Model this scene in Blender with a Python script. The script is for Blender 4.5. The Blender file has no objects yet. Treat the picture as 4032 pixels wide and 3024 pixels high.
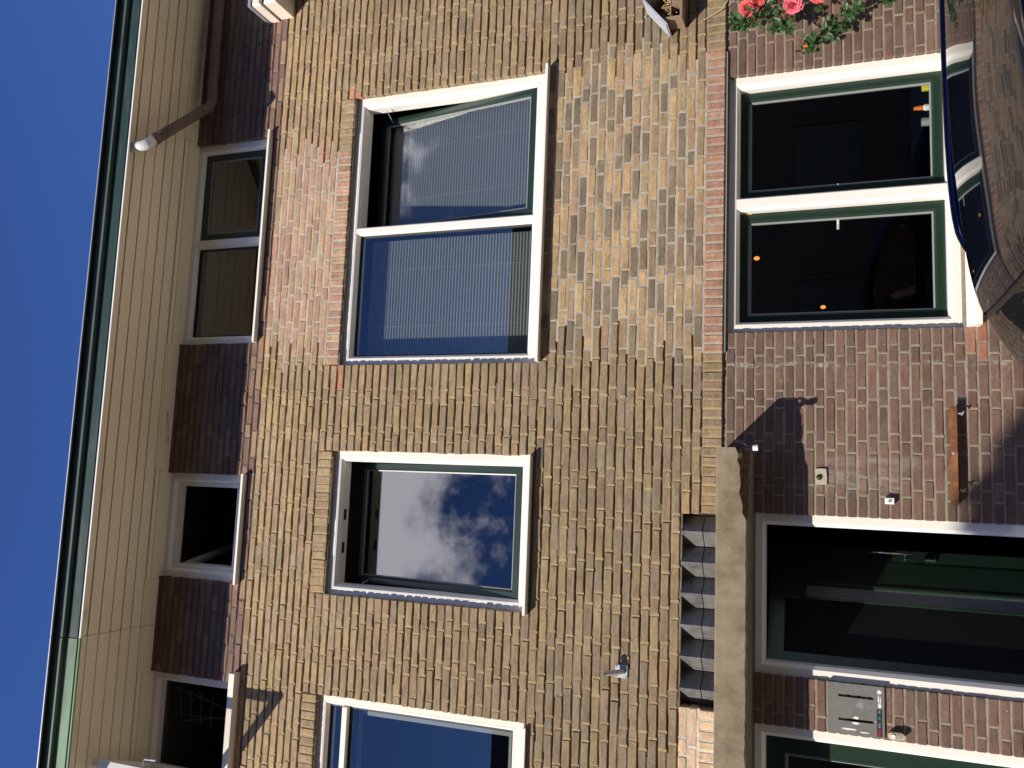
import bpy, math, random
import numpy as np
from mathutils import Matrix, Vector
random.seed(7); RNG = np.random.default_rng(7)
R = math.radians
sc = bpy.context.scene
col = sc.collection
# ------------------------------------------------------------------ camera
cam = bpy.data.cameras.new('camera'); cam_o = bpy.data.objects.new('camera', cam); col.objects.link(cam_o)
CAM = np.array([0.0, -5.6, 1.70])
YAW, PITCH, ROLL = R(7.41), R(20.4), R(-0.31)
fw = np.array([math.sin(YAW)*math.cos(PITCH), math.cos(YAW)*math.cos(PITCH), math.sin(PITCH)])
r0 = np.array([math.cos(YAW), -math.sin(YAW), 0.0]); u0 = np.cross(r0, fw)
RT = r0*math.cos(ROLL) + u0*math.sin(ROLL); UP = u0*math.cos(ROLL) - r0*math.sin(ROLL)
# the phone was held upright but the picture is stored on its side: picture-right is world-down
cam_o.matrix_world = Matrix(((-UP[0], RT[0], -fw[0], CAM[0]), (-UP[1], RT[1], -fw[1], CAM[1]), (-UP[2], RT[2], -fw[2], CAM[2]), (0, 0, 0, 1)))
cam.sensor_width = 36; cam.lens = 3325/4032*36; cam.clip_end = 500; cam.clip_start = 0.05
sc.camera = cam_o
# ------------------------------------------------------------------ light
SD = Vector((0.90, 1.0, -0.90)).normalized()          # direction sunlight travels
sun = bpy.data.lights.new('sun', 'SUN'); sun.energy = 4.8; sun.angle = R(0.53); sun.color = (1.0, 0.93, 0.82)
sun_o = bpy.data.objects.new('sun', sun); col.objects.link(sun_o)
sun_o.rotation_euler = SD.to_track_quat('-Z', 'Y').to_euler(); sun_o.location = (-9, -10, 12)
w = bpy.data.worlds.new('World'); sc.world = w; w.use_nodes = True
nt = w.node_tree; nt.nodes.clear()
out = nt.nodes.new('ShaderNodeOutputWorld'); bg = nt.nodes.new('ShaderNodeBackground')
sky = nt.nodes.new('ShaderNodeTexSky'); sky.sky_type = 'NISHITA'; sky.sun_disc = False
sky.sun_elevation = math.asin(-SD.z); sky.sun_rotation = math.atan2(-SD.x, -SD.y)
sky.altitude = 2500; sky.air_density = 1.0; sky.dust_density = 0.0; sky.ozone_density = 1.5
bg.inputs[1].default_value = 0.15
L = nt.links.new
hs_ = nt.nodes.new('ShaderNodeHueSaturation'); hs_.inputs['Saturation'].default_value = 1.25; hs_.inputs['Hue'].default_value = 0.517; L(sky.outputs[0], hs_.inputs['Color'])
tc = nt.nodes.new('ShaderNodeTexCoord'); mp = nt.nodes.new('ShaderNodeMapping'); mp.inputs['Scale'].default_value = (1, 1, 1.3)
nz = nt.nodes.new('ShaderNodeTexNoise'); nz.inputs['Scale'].default_value = 7.5; nz.inputs['Detail'].default_value = 10; nz.inputs['Roughness'].default_value = 0.62
L(tc.outputs['Generated'], mp.inputs[0]); L(mp.outputs[0], nz.inputs['Vector'])
acc = nz.outputs['Fac']
for (dx, dy, dz, lo, am) in ((-0.03, -0.705, 0.71, 0.972, 0.37), (0.30, -0.665, 0.68, 0.985, 0.25), (-0.75, -0.45, 0.48, 0.95, 0.26), (0.85, -0.40, 0.34, 0.95, 0.26), (0.1, -0.95, 0.28, 0.97, 0.10), (-0.9, 0.35, 0.25, 0.95, 0.26)):   # fair-weather clouds behind and beside the camera
    vd = nt.nodes.new('ShaderNodeVectorMath'); vd.operation = 'DOT_PRODUCT'; vd.inputs[1].default_value = Vector((dx, dy, dz)).normalized(); L(tc.outputs['Generated'], vd.inputs[0])
    m_ = nt.nodes.new('ShaderNodeMapRange'); m_.interpolation_type = 'SMOOTHSTEP'; m_.inputs[1].default_value = lo; m_.inputs[2].default_value = 1.0; m_.inputs[4].default_value = am; L(vd.outputs['Value'], m_.inputs[0])
    a_ = nt.nodes.new('ShaderNodeMath'); a_.operation = 'ADD'; L(acc, a_.inputs[0]); L(m_.outputs[0], a_.inputs[1]); acc = a_.outputs[0]
mr = nt.nodes.new('ShaderNodeMapRange'); mr.interpolation_type = 'SMOOTHSTEP'; L(acc, mr.inputs[0])
mr.inputs[1].default_value = 0.72; mr.inputs[2].default_value = 0.93; mr.inputs[4].default_value = 0.9
mx = nt.nodes.new('ShaderNodeMix'); mx.data_type = 'RGBA'; mx.inputs[7].default_value = (17, 16.5, 18.2, 1)
L(mr.outputs[0], mx.inputs[0]); L(hs_.outputs[0], mx.inputs[6]); L(mx.outputs[2], bg.inputs[0]); L(bg.outputs[0], out.inputs[0])
vs = sc.view_settings; vs.view_transform = 'Standard'; vs.look = 'None'; vs.gamma = 1; vs.exposure = 0.30; vs.use_curve_mapping = False
sc.render.engine = 'CYCLES'
sc.cycles.max_bounces = 8; sc.cycles.transparent_max_bounces = 12

# ------------------------------------------------------------------ helpers
def new_mat(name):
    m = bpy.data.materials.new(name); m.use_nodes = True
    n = m.node_tree.nodes; n.clear()
    o = n.new('ShaderNodeOutputMaterial'); p = n.new('ShaderNodeBsdfPrincipled')
    m.node_tree.links.new(p.outputs[0], o.inputs[0])
    return m, m.node_tree, p, o
def noise(t, scale, detail=4, rough=0.55, vec=None, stretch=None):
    n = t.nodes.new('ShaderNodeTexNoise'); n.inputs['Scale'].default_value = scale
    n.inputs['Detail'].default_value = detail; n.inputs['Roughness'].default_value = rough
    if vec is None:
        g = t.nodes.new('ShaderNodeNewGeometry'); vec = g.outputs['Position']
    if stretch:
        mpp = t.nodes.new('ShaderNodeMapping'); mpp.inputs['Scale'].default_value = stretch
        t.links.new(vec, mpp.inputs[0]); vec = mpp.outputs[0]
    t.links.new(vec, n.inputs['Vector']); return n.outputs['Fac']
def rng_node(t, fac, a, b, c=0.0, d=1.0, smooth=False):
    m = t.nodes.new('ShaderNodeMapRange'); 
    if smooth: m.interpolation_type = 'SMOOTHSTEP'
    for i, v in enumerate((a, b, c, d)): m.inputs[i+1].default_value = v
    t.links.new(fac, m.inputs[0]); return m.outputs[0]
def mixc(t, fac, a, b, mode='MIX'):
    m = t.nodes.new('ShaderNodeMix'); m.data_type = 'RGBA'; m.blend_type = mode
    for k, v in ((0, fac), (6, a), (7, b)):
        if isinstance(v, (int, float)): m.inputs[k].default_value = v
        elif isinstance(v, tuple): m.inputs[k].default_value = (*v[:3], 1)
        else: t.links.new(v, m.inputs[k])
    return m.outputs[2]
def mth(t, op, a, b=None):
    m = t.nodes.new('ShaderNodeMath'); m.operation = op
    for k, v in ((0, a), (1, b)):
        if v is None: continue
        if isinstance(v, (int, float)): m.inputs[k].default_value = v
        else: t.links.new(v, m.inputs[k])
    return m.outputs[0]
def bump(t, p, fac, strength=0.3, dist=0.004):
    b = t.nodes.new('ShaderNodeBump'); b.inputs['Strength'].default_value = strength; b.inputs['Distance'].default_value = dist
    t.links.new(fac, b.inputs['Height']); t.links.new(b.outputs[0], p.inputs['Normal'])
def simple(name, c, rough=0.6, var=0.12, scale=9, metal=0.0, bmp=0.0, bscale=60, dirt=None, dirt_at=(0.58, 0.72), dscale=5, stretch=None, coat=0.0, spec=None):
    m, t, p, o = new_mat(name)
    a = tuple(x*(1-var) for x in c); b = tuple(min(1, x*(1+var)) for x in c)
    cc = mixc(t, noise(t, scale, 5, stretch=stretch), a, b)
    if dirt:
        cc = mixc(t, rng_node(t, noise(t, dscale, 8, 0.65, stretch=stretch), dirt_at[0], dirt_at[1], 0, 0.85), cc, dirt)
    t.links.new(cc, p.inputs['Base Color'])
    p.inputs['Roughness'].default_value = rough; p.inputs['Metallic'].default_value = metal
    if coat: p.inputs['Coat Weight'].default_value = coat; p.inputs['Coat Roughness'].default_value = 0.02
    if spec is not None: p.inputs['Specular IOR Level'].default_value = spec
    if bmp: bump(t, p, noise(t, bscale, 6, 0.6, stretch=stretch), bmp)
    return m
def brick_material(name, use_object, red=False):
    m, t, p, o = new_mat(name)
    if use_object:
        oi = t.nodes.new('ShaderNodeObjectInfo'); c = oi.outputs['Color']
    else:
        at_ = t.nodes.new('ShaderNodeAttribute'); at_.attribute_name = 'Col'; c = at_.outputs['Color']
    g = t.nodes.new('ShaderNodeNewGeometry')
    off = t.nodes.new('ShaderNodeVectorMath'); off.operation = 'MULTIPLY_ADD'
    off.inputs[1].default_value = (37, 53, 71); t.links.new(c, off.inputs[0]); t.links.new(g.outputs['Position'], off.inputs[2])
    v = off.outputs[0]
    big = noise(t, 14, 3, 0.5, v, stretch=(0.6, 1, 1.6)); fine = noise(t, 70, 6, 0.65, v, stretch=(0.5, 1, 1.2)); grain = noise(t, 320, 3, 0.6, v)
    c = mixc(t, rng_node(t, big, 0.35, 0.7), c, mixc(t, 1.0, c, (0.72, 0.70, 0.68) if not red else (0.8, 0.74, 0.72), 'MULTIPLY'))
    c = mixc(t, rng_node(t, fine, 0.3, 0.75), mixc(t, 1.0, c, (1.18, 1.16, 1.12), 'MULTIPLY'), mixc(t, 1.0, c, (0.70, 0.68, 0.66), 'MULTIPLY'))
    c = mixc(t, rng_node(t, noise(t, 26, 8, 0.75, v), 0.66, 0.74, 0, 0.75), c, mixc(t, 1.0, c, (0.42, 0.38, 0.36), 'MULTIPLY'))   # fire-dark flecks
    c = mixc(t, rng_node(t, noise(t, 45, 3, 0.5, v), 0.735, 0.76, 0, 0.7), c, (0.62, 0.56, 0.46))                                # lime specks
    wide = noise(t, 1.1, 4, 0.5, g.outputs['Position'])
    c = mixc(t, rng_node(t, wide, 0.35, 0.7), mixc(t, 1.0, c, (1.06, 1.05, 1.02), 'MULTIPLY'), mixc(t, 1.0, c, (0.88, 0.88, 0.9), 'MULTIPLY'))
    if red:                                     # worn paint left along the line of a former downpipe, and scuffs
        s = t.nodes.new('ShaderNodeSeparateXYZ'); t.links.new(g.outputs['Position'], s.inputs[0])
        for xc, hw, lo in ((0.845, 0.022, 0.60), (0.765, 0.03, 0.66)):
            d = mth(t, 'ABSOLUTE', mth(t, 'SUBTRACT', s.outputs[0], xc))
            band = rng_node(t, d, hw*0.5, hw, 1, 0)
            f = mth(t, 'MULTIPLY', band, rng_node(t, noise(t, 16, 6, 0.7, g.outputs['Position'], stretch=(1, 1, 0.5)), lo-0.06, lo+0.06, 0, 0.8))
            c = mixc(t, f, c, (0.42, 0.45, 0.36))
        for xc, hw, zc_, hz, am in ((0.13, 0.10, 1.52, 0.32, 0.55), (0.24, 0.05, 1.45, 0.38, 0.4)):
            bx_ = rng_node(t, mth(t, 'ABSOLUTE', mth(t, 'SUBTRACT', s.outputs[0], xc)), hw*0.2, hw, 1, 0, True); bz_ = rng_node(t, mth(t, 'ABSOLUTE', mth(t, 'SUBTRACT', s.outputs[2], zc_)), hz*0.6, hz, 1, 0, True)
            f = mth(t, 'MULTIPLY', mth(t, 'MULTIPLY', bx_, bz_), rng_node(t, noise(t, 11, 6, 0.7, g.outputs['Position'], stretch=(2, 1, 0.4)), 0.38, 0.66, 0, am)); c = mixc(t, f, c, (0.42, 0.36, 0.32))
        f = rng_node(t, noise(t, 5, 10, 0.8, g.outputs['Position'], stretch=(1, 1, 3)), 0.655, 0.72, 0, 0.45)
        c = mixc(t, f, c, (0.50, 0.44, 0.38))
    t.links.new(c, p.inputs['Base Color']); p.inputs['Roughness'].default_value = 0.88; p.inputs['Specular IOR Level'].default_value = 0.25
    add_ = t.nodes.new('ShaderNodeMath'); add_.operation = 'ADD'; t.links.new(fine, add_.inputs[0]); t.links.new(mth(t, 'MULTIPLY', grain, 0.5), add_.inputs[1])
    bump(t, p, add_.outputs[0], 0.55, 0.004)
    return m
def mortar_material():
    m, t, p, o = new_mat('mortar')
    at_ = t.nodes.new('ShaderNodeAttribute'); at_.attribute_name = 'Col'; c = at_.outputs['Color']
    c = mixc(t, rng_node(t, noise(t, 40, 6, 0.7), 0.3, 0.7), mixc(t, 1.0, c, (0.72, 0.70, 0.68), 'MULTIPLY'), mixc(t, 1.0, c, (1.12, 1.12, 1.1), 'MULTIPLY'))
    t.links.new(c, p.inputs['Base Color']); p.inputs['Roughness'].default_value = 0.95; p.inputs['Specular IOR Level'].default_value = 0.15
    bump(t, p, noise(t, 220, 4, 0.7), 0.6, 0.003)
    return m
def glass_material(name, tint=(0.93, 0.95, 0.94), f0=0.085, streaks=0.0):
    m = bpy.data.materials.new(name); m.use_nodes = True; t = m.node_tree; t.nodes.clear()
    o = t.nodes.new('ShaderNodeOutputMaterial'); tr = t.nodes.new('ShaderNodeBsdfTransparent'); gl = t.nodes.new('ShaderNodeBsdfGlossy')
    tr.inputs[0].default_value = (*tint, 1); gl.inputs['Roughness'].default_value = 0.0
    g = t.nodes.new('ShaderNodeNewGeometry'); dt = t.nodes.new('ShaderNodeVectorMath'); dt.operation = 'DOT_PRODUCT'
    t.links.new(g.outputs['Normal'], dt.inputs[0]); t.links.new(g.outputs['Incoming'], dt.inputs[1])
    sch = mth(t, 'POWER', mth(t, 'SUBTRACT', 1.0, mth(t, 'ABSOLUTE', dt.outputs['Value'])), 5.0)
    f = mth(t, 'ADD', f0, mth(t, 'MULTIPLY', sch, 1.0-f0))
    mxs = t.nodes.new('ShaderNodeMixShader'); t.links.new(f, mxs.inputs[0]); t.links.new(tr.outputs[0], mxs.inputs[1]); t.links.new(gl.outputs[0], mxs.inputs[2])
    last = mxs.outputs[0]
    if streaks:
        df = t.nodes.new('ShaderNodeBsdfDiffuse'); df.inputs[0].default_value = (0.7, 0.7, 0.68, 1)
        m2 = t.nodes.new('ShaderNodeMixShader')
        t.links.new(rng_node(t, noise(t, 6, 9, 0.8), 0.66, 0.80, 0.0, streaks), m2.inputs[0]); t.links.new(last, m2.inputs[1]); t.links.new(df.outputs[0], m2.inputs[2]); last = m2.outputs[0]
    t.links.new(last, o.inputs[0]); return m

class MB:
    def __init__(s): s.v = []; s.f = []; s.c = []; s.n = 0
    def add(s, v, f, c=None):
        v = np.asarray(v, float).reshape(-1, 3); s.v.append(v); b = s.n
        for q in f: s.f.append(tuple(int(i)+b for i in q))
        if c is not None: s.c += [tuple(c[:3])]*len(f)
        s.n += len(v); return s
    def box(s, x0, x1, y0, y1, z0, z1, c=None, bev=0.0):
        if bev <= 0:
            v = [(x, y, z) for x in (x0, x1) for y in (y0, y1) for z in (z0, z1)]
            return s.add(v, [(0, 1, 3, 2), (4, 6, 7, 5), (0, 4, 5, 1), (2, 3, 7, 6), (0, 2, 6, 4), (1, 5, 7, 3)], c)
        # front (low y) edges bevelled
        b = bev
        lo = [(x0+b, y0, z0+b), (x1-b, y0, z0+b), (x1-b, y0, z1-b), (x0+b, y0, z1-b)]
        md = [(x0, y0+b, z0), (x1, y0+b, z0), (x1, y0+b, z1), (x0, y0+b, z1)]
        hi = [(x0, y1, z0), (x1, y1, z0), (x1, y1, z1), (x0, y1, z1)]
        f = [(0, 1, 2, 3)] + [(i, 4+i, 4+(i+1) % 4, (i+1) % 4) for i in range(4)] + [(4+i, 8+i, 8+(i+1) % 4, 4+(i+1) % 4) for i in range(4)] + [(11, 10, 9, 8)]
        return s.add(lo+md+hi, f, c)
    def tube(s, pts, r, n=10, c=None, caps=True):
        pts = [Vector(p) for p in pts]; rr = r if isinstance(r, (list, tuple)) else [r]*len(pts)
        v = []; prev = None
        for i, p in enumerate(pts):
            d = (pts[min(i+1, len(pts)-1)] - pts[max(i-1, 0)]).normalized()
            if prev is None: a = d.orthogonal().normalized()
            else: a = (prev - d*prev.dot(d)).normalized()
            prev = a; b = d.cross(a)
            for k in range(n):
                th = 2*math.pi*k/n; v.append(p + (a*math.cos(th)+b*math.sin(th))*rr[i])
        f = [(i*n+k, i*n+(k+1) % n, (i+1)*n+(k+1) % n, (i+1)*n+k) for i in range(len(pts)-1) for k in range(n)]
        if caps: f += [tuple(range(n))[::-1], tuple(range((len(pts)-1)*n, len(pts)*n))]
        return s.add([tuple(q) for q in v], f, c)
    def frame(s, x0, x1, z0, z1, y, prof, c=None):      # mitred picture frame: prof = (inset, dy) loops from outside in
        v = []
        for ins, dy in prof: v += [(x0+ins, y+dy, z0+ins), (x1-ins, y+dy, z0+ins), (x1-ins, y+dy, z1-ins), (x0+ins, y+dy, z1-ins)]
        f = [(4*k+i, 4*k+(i+1) % 4, 4*k+4+(i+1) % 4, 4*k+4+i) for k in range(len(prof)-1) for i in range(4)]
        return s.add(v, f, c)
    def prism(s, poly, axis, a, b, c=None):             # extrude a 2-D polygon: axis 'x' -> (y,z) points, 'y' -> (x,z), 'z' -> (x,y)
        n = len(poly)
        mk = {'x': lambda q, t: (t, q[0], q[1]), 'y': lambda q, t: (q[0], t, q[1]), 'z': lambda q, t: (q[0], q[1], t)}[axis]
        v = [mk(q, a) for q in poly] + [mk(q, b) for q in poly]
        return s.add(v, [tuple(range(n))[::-1], tuple(range(n, 2*n))] + [(i, (i+1) % n, n+(i+1) % n, n+i) for i in range(n)], c)
    def xf(s, fn):
        s.v = [np.array([fn(p) for p in a]) for a in s.v]; return s
    def mesh(s, name, mat, smooth=False):
        me = bpy.data.meshes.new(name)
        me.from_pydata(np.concatenate(s.v).tolist() if s.v else [], [], s.f)
        if s.c:
            a = me.attributes.new('Col', 'FLOAT_COLOR', 'FACE')
            arr = np.ones((len(s.c), 4), np.float32); arr[:, :3] = s.c; a.data.foreach_set('color', arr.ravel())
        me.materials.append(mat)
        if smooth: me.polygons.foreach_set('use_smooth', [True]*len(me.polygons))
        me.update(); return me
    def build(s, name, mat, parent=None, smooth=False, **k):
        return link(name, s.mesh(name, mat, smooth), parent, **k)
def link(name, me, parent=None, label=None, cat=None, group=None, kind=None):
    o = bpy.data.objects.new(name, me); col.objects.link(o)
    if parent is not None:
        o.parent = parent
        if parent.type == 'EMPTY': o.matrix_parent_inverse = Matrix.Translation(-parent.location)
    if label: o['label'] = label
    if cat: o['category'] = cat
    if group: o['group'] = group
    if kind: o['kind'] = kind
    return o
def thing(name, loc, label, cat, group=None):
    o = bpy.data.objects.new(name, None); col.objects.link(o); o.location = loc; o.empty_display_size = 0.1
    o['label'] = label; o['category'] = cat
    if group: o['group'] = group
    return o
def blob(mb, cx, cy, cz, rx, ry, rz, nu=10, nv=6, c=None):
    v = [(cx, cy, cz-rz)]
    for j in range(1, nv):
        ph = -math.pi/2+math.pi*j/nv
        for i in range(nu):
            th = 2*math.pi*i/nu; v.append((cx+rx*math.cos(ph)*math.cos(th), cy+ry*math.cos(ph)*math.sin(th), cz+rz*math.sin(ph)))
    v.append((cx, cy, cz+rz)); n = len(v)-1
    f = [(0, 1+(i+1) % nu, 1+i) for i in range(nu)] + [(1+j*nu+i, 1+j*nu+(i+1) % nu, 1+(j+1)*nu+(i+1) % nu, 1+(j+1)*nu+i) for j in range(nv-2) for i in range(nu)] + [(n, 1+(nv-2)*nu+i, 1+(nv-2)*nu+(i+1) % nu) for i in range(nu)]
    mb.add(v, f, c)

# ------------------------------------------------------------------ materials
M = {}
M['brick_o'] = brick_material('brick_yellow', True); M['brick_j'] = brick_material('brick_yellow_mass', False)
M['red_o'] = brick_material('brick_red', True, True); M['red_j'] = brick_material('brick_red_mass', False, True)
M['mortar'] = mortar_material()
M['white'] = simple('white_window_paint', (0.80, 0.77, 0.70), 0.35, 0.02, 4)
M['cream'] = simple('cream_window_paint', (0.80, 0.72, 0.62), 0.4, 0.03, 4)
M['green'] = simple('dark_green_paint', (0.013, 0.030, 0.019), 0.3, 0.15, 30)
M['gasket'] = simple('black_rubber_and_gap_shade', (0.012, 0.012, 0.012), 0.6, 0.1)
M['bead'] = simple('pale_glazing_bead', (0.24, 0.25, 0.24), 0.4, 0.05)
M['glass'] = glass_material('window_glass'); M['glass_dirty'] = glass_material('dusty_window_glass', streaks=0.16)
M['blind'] = simple('pleated_blind_cloth', (0.19, 0.20, 0.205), 0.9, 0.04, 30)
M['cord'] = simple('white_cord', (0.5, 0.5, 0.48), 0.8, 0.02)
M['soffit'] = simple('cream_soffit_paint', (0.87, 0.77, 0.55), 0.55, 0.08, 3, dirt=(0.24, 0.16, 0.09), dirt_at=(0.64, 0.78), dscale=7, stretch=(0.35, 1.4, 1), bmp=0.15, bscale=25)
M['fascia'] = simple('dark_green_fascia', (0.020, 0.046, 0.036), 0.45, 0.35, 6, dirt=(0.07, 0.09, 0.075), dirt_at=(0.5, 0.7), dscale=5, stretch=(0.5, 1, 2.5), bmp=0.4, bscale=22)
M['fascia_mid'] = simple('weathered_green_fascia', (0.075, 0.115, 0.09), 0.5, 0.25, 6, dirt=(0.03, 0.05, 0.042), dirt_at=(0.52, 0.70), dscale=8, stretch=(0.25, 1, 3), bmp=0.4, bscale=22)
M['fascia_light'] = simple('light_green_fascia', (0.15, 0.25, 0.14), 0.4, 0.15, 6, dirt=(0.10, 0.12, 0.09), dirt_at=(0.52, 0.7), dscale=5, stretch=(0.5, 1, 2.5), bmp=0.2, bscale=22)
M['fascia_light2'] = simple('dull_light_green_fascia', (0.105, 0.16, 0.10), 0.5, 0.2, 6, dirt=(0.045, 0.06, 0.045), dirt_at=(0.50, 0.66), dscale=7, stretch=(0.3, 1, 2.5), bmp=0.2, bscale=22)
M['zinc'] = simple('zinc_edge', (0.55, 0.57, 0.6), 0.35, 0.1, 5, metal=0.6)
M['rooftile'] = simple('roof_felt', (0.06, 0.055, 0.05), 0.9, 0.2, 4)
M['pipe'] = simple('brown_rusty_pipe', (0.15, 0.105, 0.078), 0.75, 0.3, 14, dirt=(0.26, 0.22, 0.19), dscale=18, bmp=0.4, bscale=40)
M['pvc'] = simple('white_pvc', (0.78, 0.77, 0.75), 0.35, 0.04, 8, dirt=(0.25, 0.24, 0.23), dirt_at=(0.6, 0.75))
M['concrete'] = simple('stained_concrete', (0.245, 0.195, 0.125), 0.92, 0.28, 11, dirt=(0.145, 0.11, 0.066), dirt_at=(0.46, 0.68), dscale=7, bmp=0.7, bscale=90)
M['concrete_raw'] = simple('broken_concrete', (0.13, 0.085, 0.045), 0.95, 0.45, 35, dirt=(0.04, 0.03, 0.02), dirt_at=(0.45, 0.6), dscale=30, bmp=1.0, bscale=45)
M['steel'] = simple('galvanised_steel', (0.52, 0.54, 0.56), 0.4, 0.1, 40, metal=0.5)
M['chrome'] = simple('brushed_steel', (0.75, 0.73, 0.7), 0.2, 0.03, 40, metal=1.0)
M['rust'] = simple('rusted_iron', (0.16, 0.06, 0.022), 0.8, 0.4, 25, dirt=(0.30, 0.13, 0.05), dirt_at=(0.45, 0.65), dscale=14, bmp=0.6, bscale=80)
M['cement'] = simple('cement_patch', (0.42, 0.38, 0.29), 0.95, 0.1, 20, bmp=0.7, bscale=90)
M['brass'] = simple('brass', (0.75, 0.5, 0.15), 0.25, 0.05, 20, metal=1.0)
M['black'] = simple('black_plastic', (0.012, 0.012, 0.013), 0.35, 0.1)
M['slate'] = simple('grey_slate', (0.145, 0.14, 0.13), 0.7, 0.22, 16, dirt=(0.33, 0.32, 0.30), dirt_at=(0.58, 0.72), dscale=13, bmp=0.4, bscale=60)
M['paper'] = simple('white_sticker', (0.75, 0.72, 0.62), 0.7, 0.08, 60)
M['navy_sticker'] = simple('dark_sticker', (0.015, 0.02, 0.035), 0.4, 0.1)
M['txt_red'] = simple('red_lettering', (0.65, 0.03, 0.03), 0.5, 0.02); M['txt_green'] = simple('green_lettering', (0.04, 0.35, 0.10), 0.5, 0.02); M['txt_grey'] = simple('grey_lettering', (0.25, 0.27, 0.3), 0.5, 0.02)
M['yellowplastic'] = simple('aged_cream_plastic', (0.62, 0.50, 0.25), 0.45, 0.06, 20); M['greyplastic'] = simple('grey_plastic', (0.33, 0.32, 0.26), 0.4, 0.04); M['whiteplastic'] = simple('white_plastic', (0.8, 0.79, 0.76), 0.3, 0.02)
M['blackpanel'] = simple('black_door_panel', (0.004, 0.0045, 0.0045), 0.7, 0.1, spec=0.2); M['darkgreen'] = simple('deep_green_door_paint', (0.006, 0.016, 0.009), 0.5, 0.1, spec=0.3); M['frost'] = simple('frosted_door_glass', (0.16, 0.165, 0.165), 0.35, 0.05)
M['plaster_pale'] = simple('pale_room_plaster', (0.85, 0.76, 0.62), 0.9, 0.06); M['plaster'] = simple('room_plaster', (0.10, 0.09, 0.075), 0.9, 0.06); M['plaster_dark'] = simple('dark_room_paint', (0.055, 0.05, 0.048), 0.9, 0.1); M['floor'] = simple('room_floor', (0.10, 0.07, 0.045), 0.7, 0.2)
M['wood'] = simple('weathered_wood', (0.26, 0.17, 0.11), 0.85, 0.25, 12, dirt=(0.45, 0.36, 0.28), dscale=10, stretch=(0.6, 1, 4), bmp=0.5, bscale=50)
M['darkwood'] = simple('dark_brown_wood', (0.10, 0.055, 0.035), 0.85, 0.25, 12, stretch=(0.6, 1, 4))  # darker brown wood for the insect house back
M['bluegrey'] = simple('blue_grey_roof_paint', (0.38, 0.40, 0.43), 0.7, 0.12, 20, dirt=(0.62, 0.62, 0.60), dscale=16)
M['paint_navy'] = simple('navy_car_paint', (0.004, 0.0055, 0.012), 0.03, 0.05, 3, spec=0.36)
M['car_glass'] = simple('dark_car_glass', (0.008, 0.009, 0.010), 0.03, 0.05, 3, spec=0.6)
M['railmetal'] = simple('dark_anodised_rail', (0.035, 0.045, 0.09), 0.12, 0.03, 3, metal=1.0); M['tyre'] = simple('tyre_rubber', (0.02, 0.02, 0.02), 0.85, 0.1); M['alloy'] = simple('alloy_wheel', (0.5, 0.5, 0.52), 0.3, 0.05, metal=0.9)
M['tail_red'] = simple('red_lamp_lens', (0.4, 0.01, 0.01), 0.1, 0.02)
def leaf_mat(name, c, tr=0.25):
    m, t, p, o = new_mat(name)
    oi = noise(t, 28, 2)
    cc = mixc(t, rng_node(t, oi, 0.3, 0.7), tuple(x*0.65 for x in c), tuple(x*1.35 for x in c)); t.links.new(cc, p.inputs['Base Color']); p.inputs['Roughness'].default_value = 0.45
    tl = t.nodes.new('ShaderNodeBsdfTranslucent'); t.links.new(cc, tl.inputs[0]); ms = t.nodes.new('ShaderNodeMixShader'); ms.inputs[0].default_value = tr
    t.links.new(p.outputs[0], ms.inputs[1]); t.links.new(tl.outputs[0], ms.inputs[2]); t.links.new(ms.outputs[0], o.inputs[0]); return m
M['leaf'] = leaf_mat('rose_leaf', (0.055, 0.115, 0.035)); M['leaf_red'] = leaf_mat('young_red_leaf', (0.16, 0.06, 0.03)); M['treeleaf'] = leaf_mat('tree_leaf', (0.06, 0.10, 0.03))
M['petal'] = leaf_mat('coral_pink_petal', (0.90, 0.20, 0.19), 0.3); M['petal2'] = leaf_mat('rose_pink_petal', (0.85, 0.24, 0.30), 0.3); M['petal3'] = leaf_mat('withered_orange_petal', (0.75, 0.28, 0.06), 0.3)
M['stem'] = simple('green_brown_stem', (0.12, 0.10, 0.035), 0.7, 0.2, 30); M['straw'] = simple('dry_cane', (0.55, 0.40, 0.20), 0.8, 0.1); M['bark'] = simple('bark', (0.09, 0.07, 0.05), 0.95, 0.3, 20, bmp=0.8)
M['orange'] = simple('orange_plastic', (0.8, 0.2, 0.03), 0.4, 0.03); M['yellow'] = simple('yellow_plastic', (0.8, 0.7, 0.05), 0.5, 0.03)
M['paving'] = simple('paving', (0.33, 0.27, 0.205), 0.9, 0.2, 9, bmp=0.4, bscale=14); M['tiles'] = simple('pale_pavement_tiles', (0.40, 0.36, 0.30), 0.9, 0.12, 6, bmp=0.3, bscale=14); M['roadbrick'] = simple('road_clinker', (0.17, 0.13, 0.105), 0.9, 0.25, 14, bmp=0.5, bscale=24); M['kerb'] = simple('kerb_stone', (0.30, 0.29, 0.27), 0.9, 0.15, 12)
M['oppbrick'] = simple('dark_opposite_brick', (0.13, 0.085, 0.06), 0.9, 0.2, 3, bmp=0.2, bscale=16); M['opproof'] = simple('grey_roof_tile', (0.045, 0.04, 0.038), 0.85, 0.25, 6, stretch=(3, 1, 1))
mm, t_, p_, o_ = new_mat('lamp_glow'); p_.inputs['Base Color'].default_value = (1, 0.4, 0.1, 1); p_.inputs['Emission Color'].default_value = (1, 0.36, 0.06, 1); p_.inputs['Emission Strength'].default_value = 1.3; M['glow'] = mm
mm, t_, p_, o_ = new_mat('ribbed_wired_glass'); p_.inputs['Base Color'].default_value = (0.42, 0.42, 0.43, 1); p_.inputs['Roughness'].default_value = 0.22; p_.inputs['Transmission Weight'].default_value = 0.35
wv = t_.nodes.new('ShaderNodeTexWave'); wv.inputs['Scale'].default_value = 26; wv.bands_direction = 'X'; g_ = t_.nodes.new('ShaderNodeNewGeometry'); t_.links.new(g_.outputs['Position'], wv.inputs['Vector'])
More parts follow.
